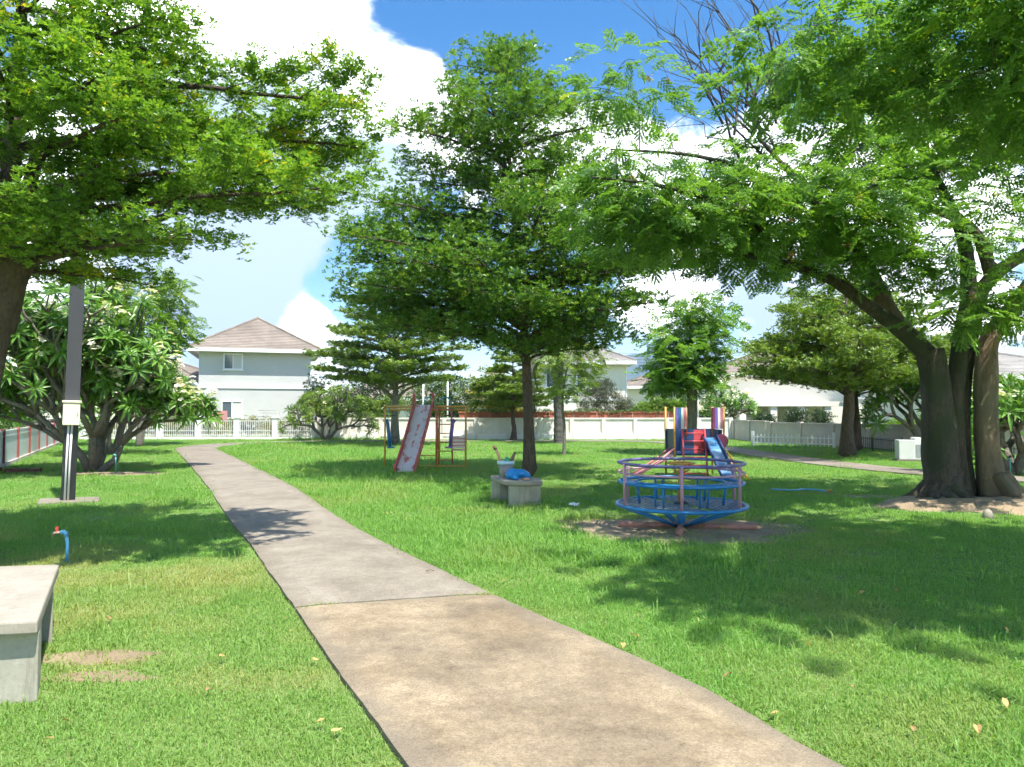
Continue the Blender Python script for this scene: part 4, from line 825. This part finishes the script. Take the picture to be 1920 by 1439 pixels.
tier_tree('mid sized tiered tree left behind the slide', (-5.1, 32.2, 0), 31, [(0, 0, -.1), (0, 0, 1.5), (.02, 0, 2.6), (-.05, 0, 5), (-.1, 0, 7.4)], .19,
    [(2.45, 2.6, 6), (2.8, 3.1, 7), (3.3, 3.2, 7), (3.9, 3.1, 7), (4.5, 2.8, 7), (5.2, 2.5, 7), (5.9, 2.2, 6), (6.6, 1.6, 6), (7.2, 1.0, 5)], 13000, .115, 'leaf_tier_far', 'bark_grey', limbs=[([(0, 0, 1.9), (.5, 0, 2.4), (1.3, 0, 2.7)], [.09, .06, .03]), ([(0, 0, 1.9), (-.55, 0, 2.45), (-1.4, 0, 2.75)], [.09, .06, .03])], rise=.14, twig_min=.006)
tier_tree('small tiered tree in front of the white wall beside the tall trunk', (.05, 36.8, 0), 37, [(0, 0, -.1), (.06, 0, .6), (-.02, 0, 1.3), (.0, 0, 4.3)], .14, [(1.55, 2.0, 6), (1.95, 2.2, 7), (2.4, 2.1, 7), (2.85, 1.9, 6), (3.3, 1.6, 6), (3.8, 1.2, 5), (4.2, .8, 5)], 7000, .12, 'leaf_tier_far', 'bark_brown', twig_min=.006)
tier_tree('wide tiered tree with reddish brown trunk beyond the right path', (10.75, 23.7, 0), 41, [(0, 0, -.1), (-.02, 0, 1.0), (.05, 0, 2), (.0, 0, 5.3)], .24, [(1.95, 3.0, 7), (2.3, 3.4, 8), (2.75, 3.3, 8), (3.2, 3.0, 8), (3.7, 2.7, 7), (4.2, 2.2, 7), (4.7, 1.7, 6), (5.2, 1.1, 5)], 15000, .10, 'leaf_tier_far', 'bark_brown', rise=.17, twig_min=.006, vspread=.08)
tier_tree('wide tiered tree just behind the one beyond the right path', (12.7, 27.4, 0), 43, [(0, 0, -.1), (.02, 0, 1.0), (-.05, 0, 2), (.0, 0, 6.2)], .22, [(2.1, 3.0, 7), (2.6, 3.4, 8), (3.2, 3.3, 8), (3.9, 2.9, 7), (4.6, 2.4, 7), (5.3, 1.8, 6), (6.0, 1.0, 5)], 10000, .115, 'leaf_tier_far', 'bark_brown', rise=.17, twig_min=.006, vspread=.08)

# right: big rain tree of several stems on a mound
LB = (7.4, 12.2, 0)
LIMBS = [([(-.22, 0, -.1), (-.34, 0, .5), (-.37, 0, 1.2), (-.42, 0, 1.9), (-.52, -.02, 2.5)], [.34, .27, .245, .225, .2]),
         ([(-.52, -.02, 2.4), (-1.15, -.2, 2.86), (-1.75, -.4, 3.22), (-2.4, -.7, 3.55), (-3.3, -1.0, 3.75), (-4.3, -1.3, 3.9), (-5.3, -1.5, 4.1)], [.14, .12, .10, .08, .06, .045, .025]),
         ([(-.50, 0, 2.4), (-1.0, .2, 3.1), (-1.35, .3, 3.9), (-1.9, .3, 4.8), (-2.8, .2, 5.7)], [.16, .14, .12, .08, .03]),
         ([(.0, .05, -.1), (-.06, .05, .7), (-.06, .05, 1.7), (.02, 0, 2.6), (.15, -.05, 3.4), (.05, -.1, 4.3), (-.4, -.2, 5.2), (-1.0, -.3, 6.2)], [.20, .14, .125, .13, .13, .10, .07, .03]),
         ([(.16, .15, -.1), (.12, .15, .8), (.17, .15, 1.9), (.42, .2, 3.0), (.8, .3, 4.0)], [.17, .11, .09, .08, .05]),
         ([(.52, -.05, -.1), (.42, -.05, .45), (.37, -.05, 1.3), (.40, -.05, 2.2), (.50, -.05, 2.7), (.95, -.1, 3.3), (1.5, -.2, 4.2), (2.2, -.4, 5.2)], [.30, .20, .172, .165, .155, .13, .10, .05]),
         ([(.15, 0, 3.2), (.55, -.1, 3.75), (1.05, -.2, 4.1), (1.6, -.3, 4.6)], [.12, .11, .09, .05]),
         ([(.5, -.1, 3.7), (.25, -.2, 4.3), (-.15, -.3, 4.6), (-.8, -.5, 4.75), (-1.6, -.7, 5.0)], [.10, .09, .08, .06, .03]),
         ([(-3.3, -1.0, 3.75), (-4.0, -1.6, 4.3), (-5.2, -2.0, 4.6), (-6.3, -2.0, 4.75)], [.05, .04, .03, .012]),
         ([(-1.9, .3, 4.8), (-3.2, -.2, 5.3), (-4.4, -.4, 5.6), (-5.8, -.3, 5.75)], [.05, .04, .03, .012]),
         ([(-1.0, -.3, 6.2), (-1.8, -.4, 7.0), (-2.4, -.4, 8.0)], [.05, .035, .015])]
for k in range(9):
    a = R(-200 + 26*k); c0, r1 = ((-.25, 0), .55) if k < 5 else ((.45, -.05), .55)
    LIMBS.append(([(c0[0] + .12*math.cos(a), c0[1] + .12*math.sin(a), .42), (c0[0] + .34*math.cos(a), c0[1] + .34*math.sin(a), .17), (c0[0] + r1*math.cos(a + .2), c0[1] + r1*math.sin(a + .2), .09), (c0[0] + 1.6*r1*math.cos(a + .3), c0[1] + 1.6*r1*math.sin(a + .3), -.02)], [.15, .12, .07, .03]))
rd = np.random.default_rng(77); dead = []
for b in range(26):
    p = np.array([-3.5, -.6, 5.75]) + rd.normal(0, .35, 3); d = np.array([rd.uniform(-1, .45), rd.uniform(-.4, .4), rd.uniform(.35, 1.1)]); L = rd.uniform(1.2, 3.0); d = d/np.linalg.norm(d)
    bend = rd.normal(0, .28, 3)*L; P = [p + d*L*t + bend*t*(1 - t)*1.6 + rd.normal(0, .05, 3)*t for t in np.linspace(0, 1, 7)]; dead.append((P, list(np.linspace(.022, .005, 7))))
    for q in range(7):
        i = rd.integers(1, 7); dd = d + rd.normal(0, .55, 3); l = rd.uniform(.25, .8); dead.append(([P[i], P[i] + dd*l*.5 + rd.normal(0, .03, 3), P[i] + dd*l], [.008, .006, .003]))
dead += [([(-1.3, .3, 3.8), (-2.2, .1, 4.9), (-3.5, -.6, 5.85)], [.06, .05, .03])]
feather_tree('big rain tree of several stems on a soil mound at right', LB, 51, LIMBS,
    [((-3.2, -1.2, 4.25), (2.3, 1.8, .60), 3.0), ((-4.7, -1.5, 4.5), (1.3, 1.1, .7), 1.3), ((-5.7, -1.6, 4.5), (.9, .8, .8), .6), ((-2.4, -.4, 5.4), (2.2, 2.0, .45), 1.2), ((-1.2, -.8, 3.8), (1.5, 1.5, .4), .9), ((.3, -.4, 5.7), (2.4, 2.2, .7), 1.7), ((1.0, -1.4, 3.3), (1.1, .8, .4), .8), ((-.5, -1.2, 3.05), (.6, .6, .35), .35), ((2.4, .4, 5.2), (2.2, 2.4, .8), 1.0), ((-.6, -.1, 7.2), (2.6, 2.0, .7), 1.7), ((-5.6, -.8, 6.6), (.7, .7, .4), .25)],
    430, 10, .33, 'leaf_feather', 'bark_moss', spread=.27, extra=[('dead_branch', dead, 'bark_dead')], blossoms=46, barks=[None, None, 'bark_tan', None, None, 'bark_tan', 'bark_tan', 'bark_tan', None, None, None] + [None]*5 + ['bark_tan']*4)
# its neighbour just outside the picture, whose boughs hang into the top right corner and shade the lawn
feather_tree('leafy overhanging boughs of a nearer tree in the top right corner', (8.6, 4.0, 0), 53, [([(0, 0, -.1), (-.1, 0, 1.2), (-.2, 0, 2.6), (-.5, .1, 3.6)], [.34, .27, .24, .2]), ([(-.5, .1, 3.6), (-1.6, .5, 4.5), (-3.0, .7, 5.1), (-4.6, .6, 5.4)], [.15, .11, .07, .03]), ([(-.5, .1, 3.6), (-1.2, 1.2, 4.6), (-2.2, 2.2, 5.2)], [.12, .09, .03]), ([(-.4, 0, 3.4), (-1.2, -.9, 4.6), (-2.0, -1.8, 5.3)], [.12, .09, .03])],
    [((-2.9, .7, 5.5), (2.9, 2.2, .7), 4), ((-1.2, 1.6, 5.4), (2.2, 2.0, .9), 2.2), ((-.6, -.6, 5.2), (2.4, 1.8, .9), 2), ((-4.6, .4, 5.5), (1.4, 1.2, .4), 1.2), ((-3.7, 3.1, 5.0), (1.4, 1.1, .7), 1.0), ((-4.9, 3.5, 5.1), (1.1, 1.0, .4), .8), ((-2.7, 3.6, 4.8), (1.2, 1.0, .7), .8)], 440, 11, .33, 'leaf_feather', 'bark_brown', spread=.30, name='rain_tree')
feather_tree('slim dark green feathery tree behind the play tower', (6.15, 25.4, 0), 57, [([(0, 0, -.1), (0, 0, 1.0), (.03, 0, 2.1), (.05, 0, 3.2), (0, 0, 4.4)], [.21, .19, .17, .10, .04]), ([(.03, 0, 2.1), (-.4, 0, 2.7), (-.9, 0, 3.4)], [.07, .05, .02]), ([(.03, 0, 2.1), (.4, 0, 2.6), (.9, 0, 3.3)], [.07, .05, .02])],
    [((0, 0, 3.6), (1.5, 1.4, 1.2), 2), ((-.3, 0, 2.7), (1.0, 1.0, .5), .7), ((.3, 0, 4.6), (1.1, 1.1, .7), .8)], 110, 11, .42, 'leaf_feather', 'bark_grey', spread=.26, name='feathery_tree', pairs=3, leaflets=4)
feather_tree('thin sapling with sparse leaves beside the palm', (1.72, 24.7, 0), 59, [([(0, 0, -.1), (.03, 0, .9), (-.05, 0, 1.8), (.1, 0, 2.8), (.3, 0, 3.6)], [.065, .05, .045, .03, .01])],
    [((.5, 0, 3.0), (.9, .6, .7), 1), ((.1, 0, 2.2), (.5, .4, .3), .3)], 34, 8, .30, 'leaf_tier_far', 'bark_grey', spread=.2, name='sapling', pairs=3, leaflets=4)
feather_tree('bright lime green tree rising behind the left plumeria', (-15.4, 30.6, 0), 61, [([(0, 0, -.1), (.1, 0, 2), (0, 0, 4), (.2, 0, 6)], [.16, .14, .1, .04]), ([(0, 0, 3.5), (-1, 0, 5), (-1.4, 0, 6.6)], [.08, .05, .02]), ([(.1, 0, 3.8), (1.0, 0, 5), (1.6, 0, 6.8)], [.08, .05, .02])],
    [((-1.1, 0, 6.0), (1.0, .9, 1.0), 1), ((1.3, 0, 6.4), (.8, .8, 1.2), 1), ((0, 0, 4.8), (2.0, 1.5, 1.0), 1.3)], 110, 9, .46, 'leaf_bright', 'bark_grey', spread=.24, name='lime_tree', pairs=3, leaflets=4)

# palm
pr_ = np.random.default_rng(66); pm_ = thing('palm_tree', 'palm with rough grey trunk and drooping fronds before the cream house', 'tree', (2.12, 33.6, 0))
pts = [(0, 0, -.1), (.0, 0, .3), (.02, 0, 1.2), (-.02, 0, 2.4), (0, 0, 3.6), (.05, 0, 4.4)]; limb_mesh([(catmull(pts, 9), [(.30 if i < 3 else .235)*(1 + .07*math.sin(i*2.1)) for i in range(46)])], 'bark_palm', 'trunk', pm_, 14)
for i in range(17):
    az = i*2.4 + pr_.uniform(-.2, .2); el = R(pr_.uniform(-12, 62)); L = pr_.uniform(2.3, 3.0); V = []; F = []; T = []; h = np.array([math.cos(az), math.sin(az), 0]); s = np.array([-h[1], h[0], 0]); p = np.array([.05, 0, 4.45]); e = el; n = 22; spine = []
    for k in range(n):
        spine.append(p.copy()); p = p + (h*math.cos(e) + np.array([0, 0, math.sin(e)]))*L/n; e -= R(5.2)
    for k, q in enumerate(spine[2:]):
        for sd in (-1, 1):
            for u in (0, .5):
                d = s*sd*.85 + h*.5 + np.array([0, 0, -.55 - .5*k/n + pr_.normal(0, .1)]); l = .62*math.sin(math.pi*(k + 2)/(n + 2))**.6*pr_.uniform(.8, 1.1); b0 = len(V); q2 = q + (spine[min(k+3, n-1)] - q)*u; V += leaf_quad(q2, d, np.array([0, 0, 1.]) + h*.3, l, .045, .4, .05); F.append((b0, b0+1, b0+2, b0+3)); T += [np.clip(.45 + pr_.normal(0, .2) - (.25 if el < .3 else 0), 0, 1)]*4
    fo = link('frond', np_mesh('frond', V, F, 'leaf_palm', T), pm_); limb_mesh([(spine, list(np.linspace(.03, .006, n)))], 'leaf_palm', 'rachis', fo, 4)

# plumerias
plumeria('large white flowering plumeria behind the lamp post', (-10.25, 18.2, 0), 71, 5, .98, .10, [(.10, 0, 1), (-.75, .1, .85), (.6, .2, .9, .1, 0), (-.3, -.5, .95, -.1, 0), (.2, -.45, .9), (-.1, .6, 1)], .44, 150, spread=33, up_bias=.22, nleaf=19)
plumeria('dark plumeria in shade behind the large flowering one', (-13.6, 25.2, 0), 72, 4, 1.0, .13, [(.3, 0, 1), (-.5, .2, .9), (.1, -.5, 1)], .46, 10)
plumeria('straight trunked plumeria near the far left pillar fence', (-16.6, 33.0, 0), 73, 3, 1.15, .12, [(0, 0, 1), (.25, 0, 1)], .5, 8)
plumeria('small round plumeria in front of the white wall left of the slide', (-9.2, 36.6, 0), 74, 4, .72, .09, [(.7, 0, .8), (-.75, 0, .8), (.15, .4, 1), (-.1, -.4, 1)], .36, 8, leaf_mat='leaf_tier_far')
plumeria('plumeria with bare forked stems at the right edge', (11.7, 17.3, 0), 75, 4, .68, .11, [(.5, 0, .9), (-.55, 0, .85), (.1, .5, 1), (.05, -.4, .9)], .42, 16)
plumeria('white flowering plumeria between the tiered trees and the big tree', (14.6, 26.0, 0), 76, 4, .95, .11, [(.4, 0, 1), (-.5, .1, .9), (0, .4, 1)], .46, 34)
plumeria('white flowering bush like plumeria behind the wall right of the play tower', (11.3, 40.4, 0), 77, 4, .78, .10, [(.5, 0, 1), (-.5, .1, .9), (0, .4, 1), (.1, -.5, 1)], .38, 60)

# shrubs and hedges behind the walls
hl = lambda x0, x1, y, z, ry, rz_, n: [((x0 + (x1-x0)*(i+.5)/n, y + .1*math.sin(i*2.3), z + .06*math.sin(i*1.7)), ((x1-x0)/n*.75, ry, rz_)) for i in range(n)]
bush('clipped yellow green hedge behind the white pillared fence', (-16, 39.6, 0), 81, hl(-6.2, 5.6, 0, .62, .38, .55, 12), 4200, .11, 'leaf_gold', 'hedge', 'hedge', 12)
bush('dark leafy shrub left beside the grey house', (-11.3, 43.0, 0), 82, [((0, 0, 2.1), (.9, .9, 1.5)), ((.6, .2, 1.0), (1.0, .9, .9))], 1500, .15, 'leaf_deep')
bush('creeper shrub spilling over the white wall left of the slide', (-7.2, 38.75, 0), 83, [((0, 0, 1.55), (1.3, .45, .6)), ((.5, -.42, 1.0), (.75, .16, .42)), ((-.5, 0, 1.7), (.8, .5, .55)), ((.9, .2, 1.9), (.7, .5, .5))], 2200, .11, 'leaf_tier_far')
bush('dark green tree mass behind the slide and swing beams', (-4.2, 43.5, 0), 84, [((-.6, 0, 2.4), (1.6, 1.2, 1.5)), ((1.2, .2, 2.2), (1.4, 1.1, 1.4)), ((0, 0, 1.0), (2.0, 1.0, 1.0))], 3000, .17, 'leaf_bush', 'leafy_tree', 'tree', 6)
bush('brownish green tree behind the small tiered tree', (-1.0, 42.6, 0), 85, [((0, 0, 2.6), (1.5, 1.2, 1.3)), ((.6, 0, 1.6), (1.2, 1.0, 1.0))], 1900, .15, 'leaf_gold', 'leafy_tree', 'tree', 5)
bush('olive grey willowy shrub behind the brick planter beside the palm', (5.0, 40.2, 0), 86, [((-.7, 0, 2.1), (.9, .7, 1.1)), ((.5, 0, 1.8), (1.0, .7, .8)), ((0, 0, 2.7), (.7, .6, .6)), ((1.2, .1, 1.6), (.6, .5, .5))], 2400, .13, 'leaf_olive', W=.22, k=6)
bush('bright green shrub above the brick planter left of the play tower', (8.0, 39.6, 0), 87, [((0, 0, 1.65), (1.2, .6, .6)), ((-.9, 0, 1.5), (.7, .5, .42)), ((1.0, .1, 1.6), (.6, .5, .5))], 2000, .13, 'leaf_bright')
bush('trailing creeper along the top of the brick planter', (3.4, 38.6, 0), 88, hl(-5.8, 5.6, 0, 1.44, .16, .09, 16), 1100, .08, 'leaf_bush', 'creeper', 'creeper', 10)
bush('dark round shrub under the columned porch', (17.0, 44.2, 0), 89, [((0, 0, .95), (.75, .6, .75)), ((1.5, 0, .85), (.7, .6, .7)), ((-1.9, 0, .8), (.8, .6, .6))], 1900, .12, 'leaf_deep')
bush('light green shrub behind the weathered wall beside the tiered trunks', (17.9, 31.6, 0), 90, [((0, 0, .85), (1.0, .6, .5)), ((-1.3, .3, .75), (.6, .5, .4))], 1200, .11, 'leaf_bright')
bush('leafy shrub behind the left sheet fence', (-19.5, 25.5, 0), 91, [((0, 0, 1.0), (.9, .8, .9)), ((1.4, 1.4, .8), (.8, .7, .8)), ((1.0, -2.6, .7), (.8, .8, .8))], 1500, .13, 'leaf_bush')
bush('tall leafy tree behind the sheet fence at far left', (-25, 34, 0), 92, [((0, 0, 2.4), (2.2, 1.6, 1.8)), ((2.2, .5, 2.0), (1.6, 1.4, 1.5))], 2400, .18, 'leaf_bush', 'leafy_tree', 'tree', 6)
bush('dark leafy tree between the palm and the tall tiered tree', (-8.6, 46, 0), 93, [((0, 0, 2.2), (1.8, 1.2, 1.6)), ((-1.8, .2, 1.6), (1.4, 1.1, 1.3))], 2100, .17, 'leaf_deep', 'leafy_tree', 'tree', 5)

# ------------------------------------------------------------------ lawn grass: tufts set on points, thick near the viewer
rgz = np.random.default_rng(909); tufts = bpy.data.collections.new('grass_tufts')
def tuft(nblades, spread, h, w, seed, lean):
    r = np.random.default_rng(seed); V = []; F = []; T = []
    for i in range(nblades):
        p = np.array([*(r.normal(0, spread*.5, 2)), -.006]); a = r.uniform(0, 6.28); d = np.array([math.cos(a), math.sin(a), 0]); s = np.array([-d[1], d[0], 0]); l = h*r.uniform(.5, 1.2); e = R(r.uniform(90 - lean, 88)); ww = w*r.uniform(.7, 1.2); b0 = len(V)
        m_ = p + (d*math.cos(e) + np.array([0, 0, math.sin(e)]))*l*.55; e2 = e - R(r.uniform(15, 60)); t_ = m_ + (d*math.cos(e2) + np.array([0, 0, math.sin(e2)]))*l*.5
        V += [p - s*ww/2, p + s*ww/2, m_ + s*ww*.42, m_ - s*ww*.42, t_]; F += [(b0, b0+1, b0+2), (b0, b0+2, b0+3), (b0+3, b0+2, b0+4)]; T += [float(np.clip(r.normal(.5, .22), 0, 1))]*5
    o = bpy.data.objects.new('tuft', np_mesh('tuft', V, np.array(F), 'grass_blade', T)); tufts.objects.link(o)
for i in range(4): tuft(36, .11, .030, .0050, 100 + i, 75)      # mown
for i in range(3): tuft(30, .16, .060, .0060, 200 + i, 55)      # longer
for i in range(2): tuft(22, .2, .115, .0075, 300 + i, 45)       # rank tufts
def vnoise(x, y, s, seed):
    r = np.random.default_rng(seed); tb = r.uniform(0, 1, (64, 64)); X = x*s + 1000; Y = y*s + 1000; i = np.floor(X).astype(int); j = np.floor(Y).astype(int); u = X - i; v = Y - j; u = u*u*(3-2*u); v = v*v*(3-2*v)
    g_ = lambda a, b_: tb[a % 64, b_ % 64]
    return (g_(i, j)*(1-u) + g_(i+1, j)*u)*(1-v) + (g_(i, j+1)*(1-u) + g_(i+1, j+1)*u)*v
PXY = []; SC = []; PK = []; DR = []
def scatter(d0, d1, dens, grow_):
    a = 1.32*(d1 - d0)*((d0 + d1)/2*.76*2/1.32 + 1.6); n = int(dens*a); y = np.sqrt(rgz.uniform(d0**2, d1**2, n)); x = rgz.uniform(-1, 1, n)*(y*.76 + .8)
    dp = np.minimum(np.abs(x - pl(y)), np.abs(x - pr(y))); ok = ~((y < 29) & (x > pl(y) - .008) & (x < pr(y) + .015))
    lp = np.array(LOOP); m = y > 12
    if m.any():
        dd = np.full(n, 9.); dd[m] = np.min(np.hypot(x[m][:, None] - lp[None, :, 0], y[m][:, None] - lp[None, :, 1]), axis=1); ok &= dd > .66; dp = np.minimum(dp, np.abs(dd - .68))
    for c, rx, ry, h, _ in SOIL:
        q = np.hypot((x - c[0])/rx, (y - c[1])/ry); ok &= (q > 1.06) | (rgz.uniform(0, 1, n) < np.clip((.62 if h < .003 else .02) + (q - .75)*1.6, .02, .8)*(.35 if h > .05 else 1))
    q = np.hypot(x - 2.15, (y - 9.3)); ok |= (q < .5) & (rgz.uniform(0, 1, n) < .15)
    ok &= ~((x < 1.2) & (np.abs(x + 2.88) < .42) & (y > 3.85) & (y < 4.05))
    ok &= y < 38
    nz = vnoise(x, y, .55, 1)*.6 + vnoise(x, y, 1.7, 2)*.4; pt = vnoise(x, y, .9, 7)*.6 + vnoise(x, y, 2.9, 8)*.4
    right = (x > pr(y)); rank = (.20 + .6*np.clip((nz - .45)*3, 0, 1))*((y > 7.2) & right & (x < pr(y) + 2.6 + .10*y)) + .03*np.exp(-dp/.10)*(y > 4) + .35*((y > 9) & (~right) & (x > -7.6) & (x < pl(y)) & (y < 15))*np.clip((nz - .35)*3, 0, 1) + .02
    u = rgz.uniform(0, 1, n); k = np.where(u < rank*.45, 2, np.where(u < rank*1.6 + .03, 1, 0)); k = np.where((dp < .10), 0, np.where((dp < .26) & (k == 2), 1, k))
    dry = np.clip((pt - .50)*2.8, 0, .8)*np.where(~right & (y < 9), 1, .45) + .0
    dry += np.where((~right) & (y < 7.5), .22, 0); dry = np.clip(dry*rgz.uniform(.4, 1.3, n), 0, .85)
    idx = np.where(k == 0, rgz.integers(0, 4, n), np.where(k == 1, 4 + rgz.integers(0, 3, n), 7 + rgz.integers(0, 2, n)))
    s = grow_*rgz.uniform(.75, 1.25, n)*(.85 + .4*nz)
    PXY.append(np.stack([x, y], 1)[ok]); SC.append(s[ok]); PK.append(idx[ok]); DR.append(dry[ok])
for a, b_, dn, gw in ((1.9, 4, 520, .9), (4, 6.5, 430, .95), (6.5, 10, 260, 1.05), (10, 15, 140, 1.2), (15, 22, 70, 1.45), (22, 30, 36, 1.8), (30, 38.2, 24, 2.0)): scatter(a, b_, dn, gw)
xy = np.concatenate(PXY); n = len(xy); V = np.zeros((n, 3), np.float32); V[:, :2] = xy; V[:, 2] = .003
jx = rgz.uniform(0, 1, 26)**.7; jt = np.where(rgz.uniform(0, 1, 26) < .5, jx*.22, 1 - jx*.2); jd = 5.59 + .405*jt
xy = np.concatenate([xy, np.stack([pl(5.59) + (pr(5.99) - pl(5.59))*jt, jd], 1)]); SC.append(np.full(26, .75)); PK.append(rgz.integers(0, 4, 26)); DR.append(np.full(26, .55))
n = len(xy); V = np.zeros((n, 3), np.float32); V[:, :2] = xy; V[:, 2] = .003; V[-26:, 2] = .030
me = bpy.data.meshes.new('grass'); me.vertices.add(n); me.vertices.foreach_set('co', V.ravel()); me.update()
for nm, tp, arr in (('sc', 'FLOAT', np.concatenate(SC)), ('dry', 'FLOAT', np.concatenate(DR)), ('rz', 'FLOAT', rgz.uniform(0, 6.28, n)), ('pk', 'INT', np.concatenate(PK))):
    at_ = me.attributes.new(nm, tp, 'POINT'); at_.data.foreach_set('value', arr.astype(np.int32 if tp == 'INT' else np.float32))
go = tag(link('grass', me), 'green lawn grass, mown short with longer tufts by the path', 'grass', kind='stuff')
ng = bpy.data.node_groups.new('grass_scatter', 'GeometryNodeTree'); ng.interface.new_socket('Geometry', in_out='INPUT', socket_type='NodeSocketGeometry'); ng.interface.new_socket('Geometry', in_out='OUTPUT', socket_type='NodeSocketGeometry')
N_ = ng.nodes; gi_ = N_.new('NodeGroupInput'); go_ = N_.new('NodeGroupOutput'); ci = N_.new('GeometryNodeCollectionInfo'); ci.inputs[0].default_value = tufts; ci.inputs['Separate Children'].default_value = True; ci.inputs['Reset Children'].default_value = True
ip = N_.new('GeometryNodeInstanceOnPoints'); ip.inputs['Pick Instance'].default_value = True
def attr(nm, tp): a_ = N_.new('GeometryNodeInputNamedAttribute'); a_.data_type = tp; a_.inputs[0].default_value = nm; return a_.outputs[0]
cx_ = N_.new('ShaderNodeCombineXYZ'); ng.links.new(attr('rz', 'FLOAT'), cx_.inputs[2]); ng.links.new(cx_.outputs[0], ip.inputs['Rotation']); ng.links.new(attr('sc', 'FLOAT'), ip.inputs['Scale']); ng.links.new(attr('pk', 'INT'), ip.inputs['Instance Index'])
ng.links.new(gi_.outputs[0], ip.inputs['Points']); ng.links.new(ci.outputs[0], ip.inputs['Instance']); ng.links.new(ip.outputs[0], go_.inputs[0])
md_ = go.modifiers.new('scatter', 'NODES'); md_.node_group = ng
me.materials.append(MATS['grass_blade'])
# ------------------------------------------------------------------ fallen leaves
rl_ = np.random.default_rng(44); lv = []
for q in range(3):
    V = []; F = []
    for i in range(5):
        t = i/4; w = .022*math.sin(math.pi*min(.97, t + .12))**.7; z = .012*math.sin(t*3 + q); V += [(t*.075 - .037, -w, z + .008), (t*.075 - .037, 0, z), (t*.075 - .037, w, z + .010*(q % 2) + .004)]
    for i in range(4):
        for k in (0, 1): a = i*3 + k; F.append((a, a+1, a+4, a+3))
    lv.append(np_mesh('fallen_leaf', V, F, 'leaf_dry', np.full(len(V), .25 + .3*q)))
spots = [(210, 1168), (423, 1240), (597, 1245), (397, 1302), (605, 1362), (637, 1377), (138, 1362), (540, 1167), (550, 1190), (105, 1395), (190, 1055), (727, 968), (945, 1095), (1187, 1200), (1538, 1130), (1610, 1120), (1875, 1190), (1510, 1215), (1700, 1375), (1820, 1378), (1872, 1327), (1360, 1275), (1590, 1297), (1445, 1345), (1675, 1115), (1165, 1220)]
for i, (px, py) in enumerate(spots):
    d = 1387*1.5/(py - 770); o = link('fallen_leaf', lv[i % 3], None, ((px - 960)*d/1387, d, .045)); o.rotation_euler = (rl_.normal(0, .3), rl_.normal(0, .3), rl_.uniform(0, 6.28)); s = rl_.uniform(.5, .85); o.scale = (s, s, s); left = px < 960
    tag(o, 'small dry tan leaf fallen on the grass left of the path' if px < 770 else 'small dry tan leaf fallen on the grass right of the path', 'leaf', 'fallen leaves left of the path' if px < 770 else 'fallen leaves right of the path')
tw_ = link('fallen_leaf', lv[0], None, (-.74, 6.72, .052)); tw_.scale = (1.0, .6, .8); tw_.data = lv[0].copy(); tw_.data.materials[0] = MATS['wood_brown']; tag(tw_, 'dark curled dead leaf lying on the concrete path', 'leaf')
# ------------------------------------------------------------------ air between here and the mountain
hz = MB().box(-3800, 3800, -60, 3700, -9, 318).build('haze', 'mountain')
m = bpy.data.materials.new('air'); m.use_nodes = True; t = m.node_tree; t.nodes.clear(); v = t.nodes.new('ShaderNodeVolumePrincipled'); v.inputs['Color'].default_value = (.48, .66, 1, 1); v.inputs['Density'].default_value = .00018; v.inputs['Anisotropy'].default_value = 0
o_ = t.nodes.new('ShaderNodeOutputMaterial'); t.links.new(v.outputs[0], o_.inputs['Volume']); hz.data.materials[0] = m; tag(hz, 'thin blue haze in the air over the whole place', 'haze', kind='stuff')
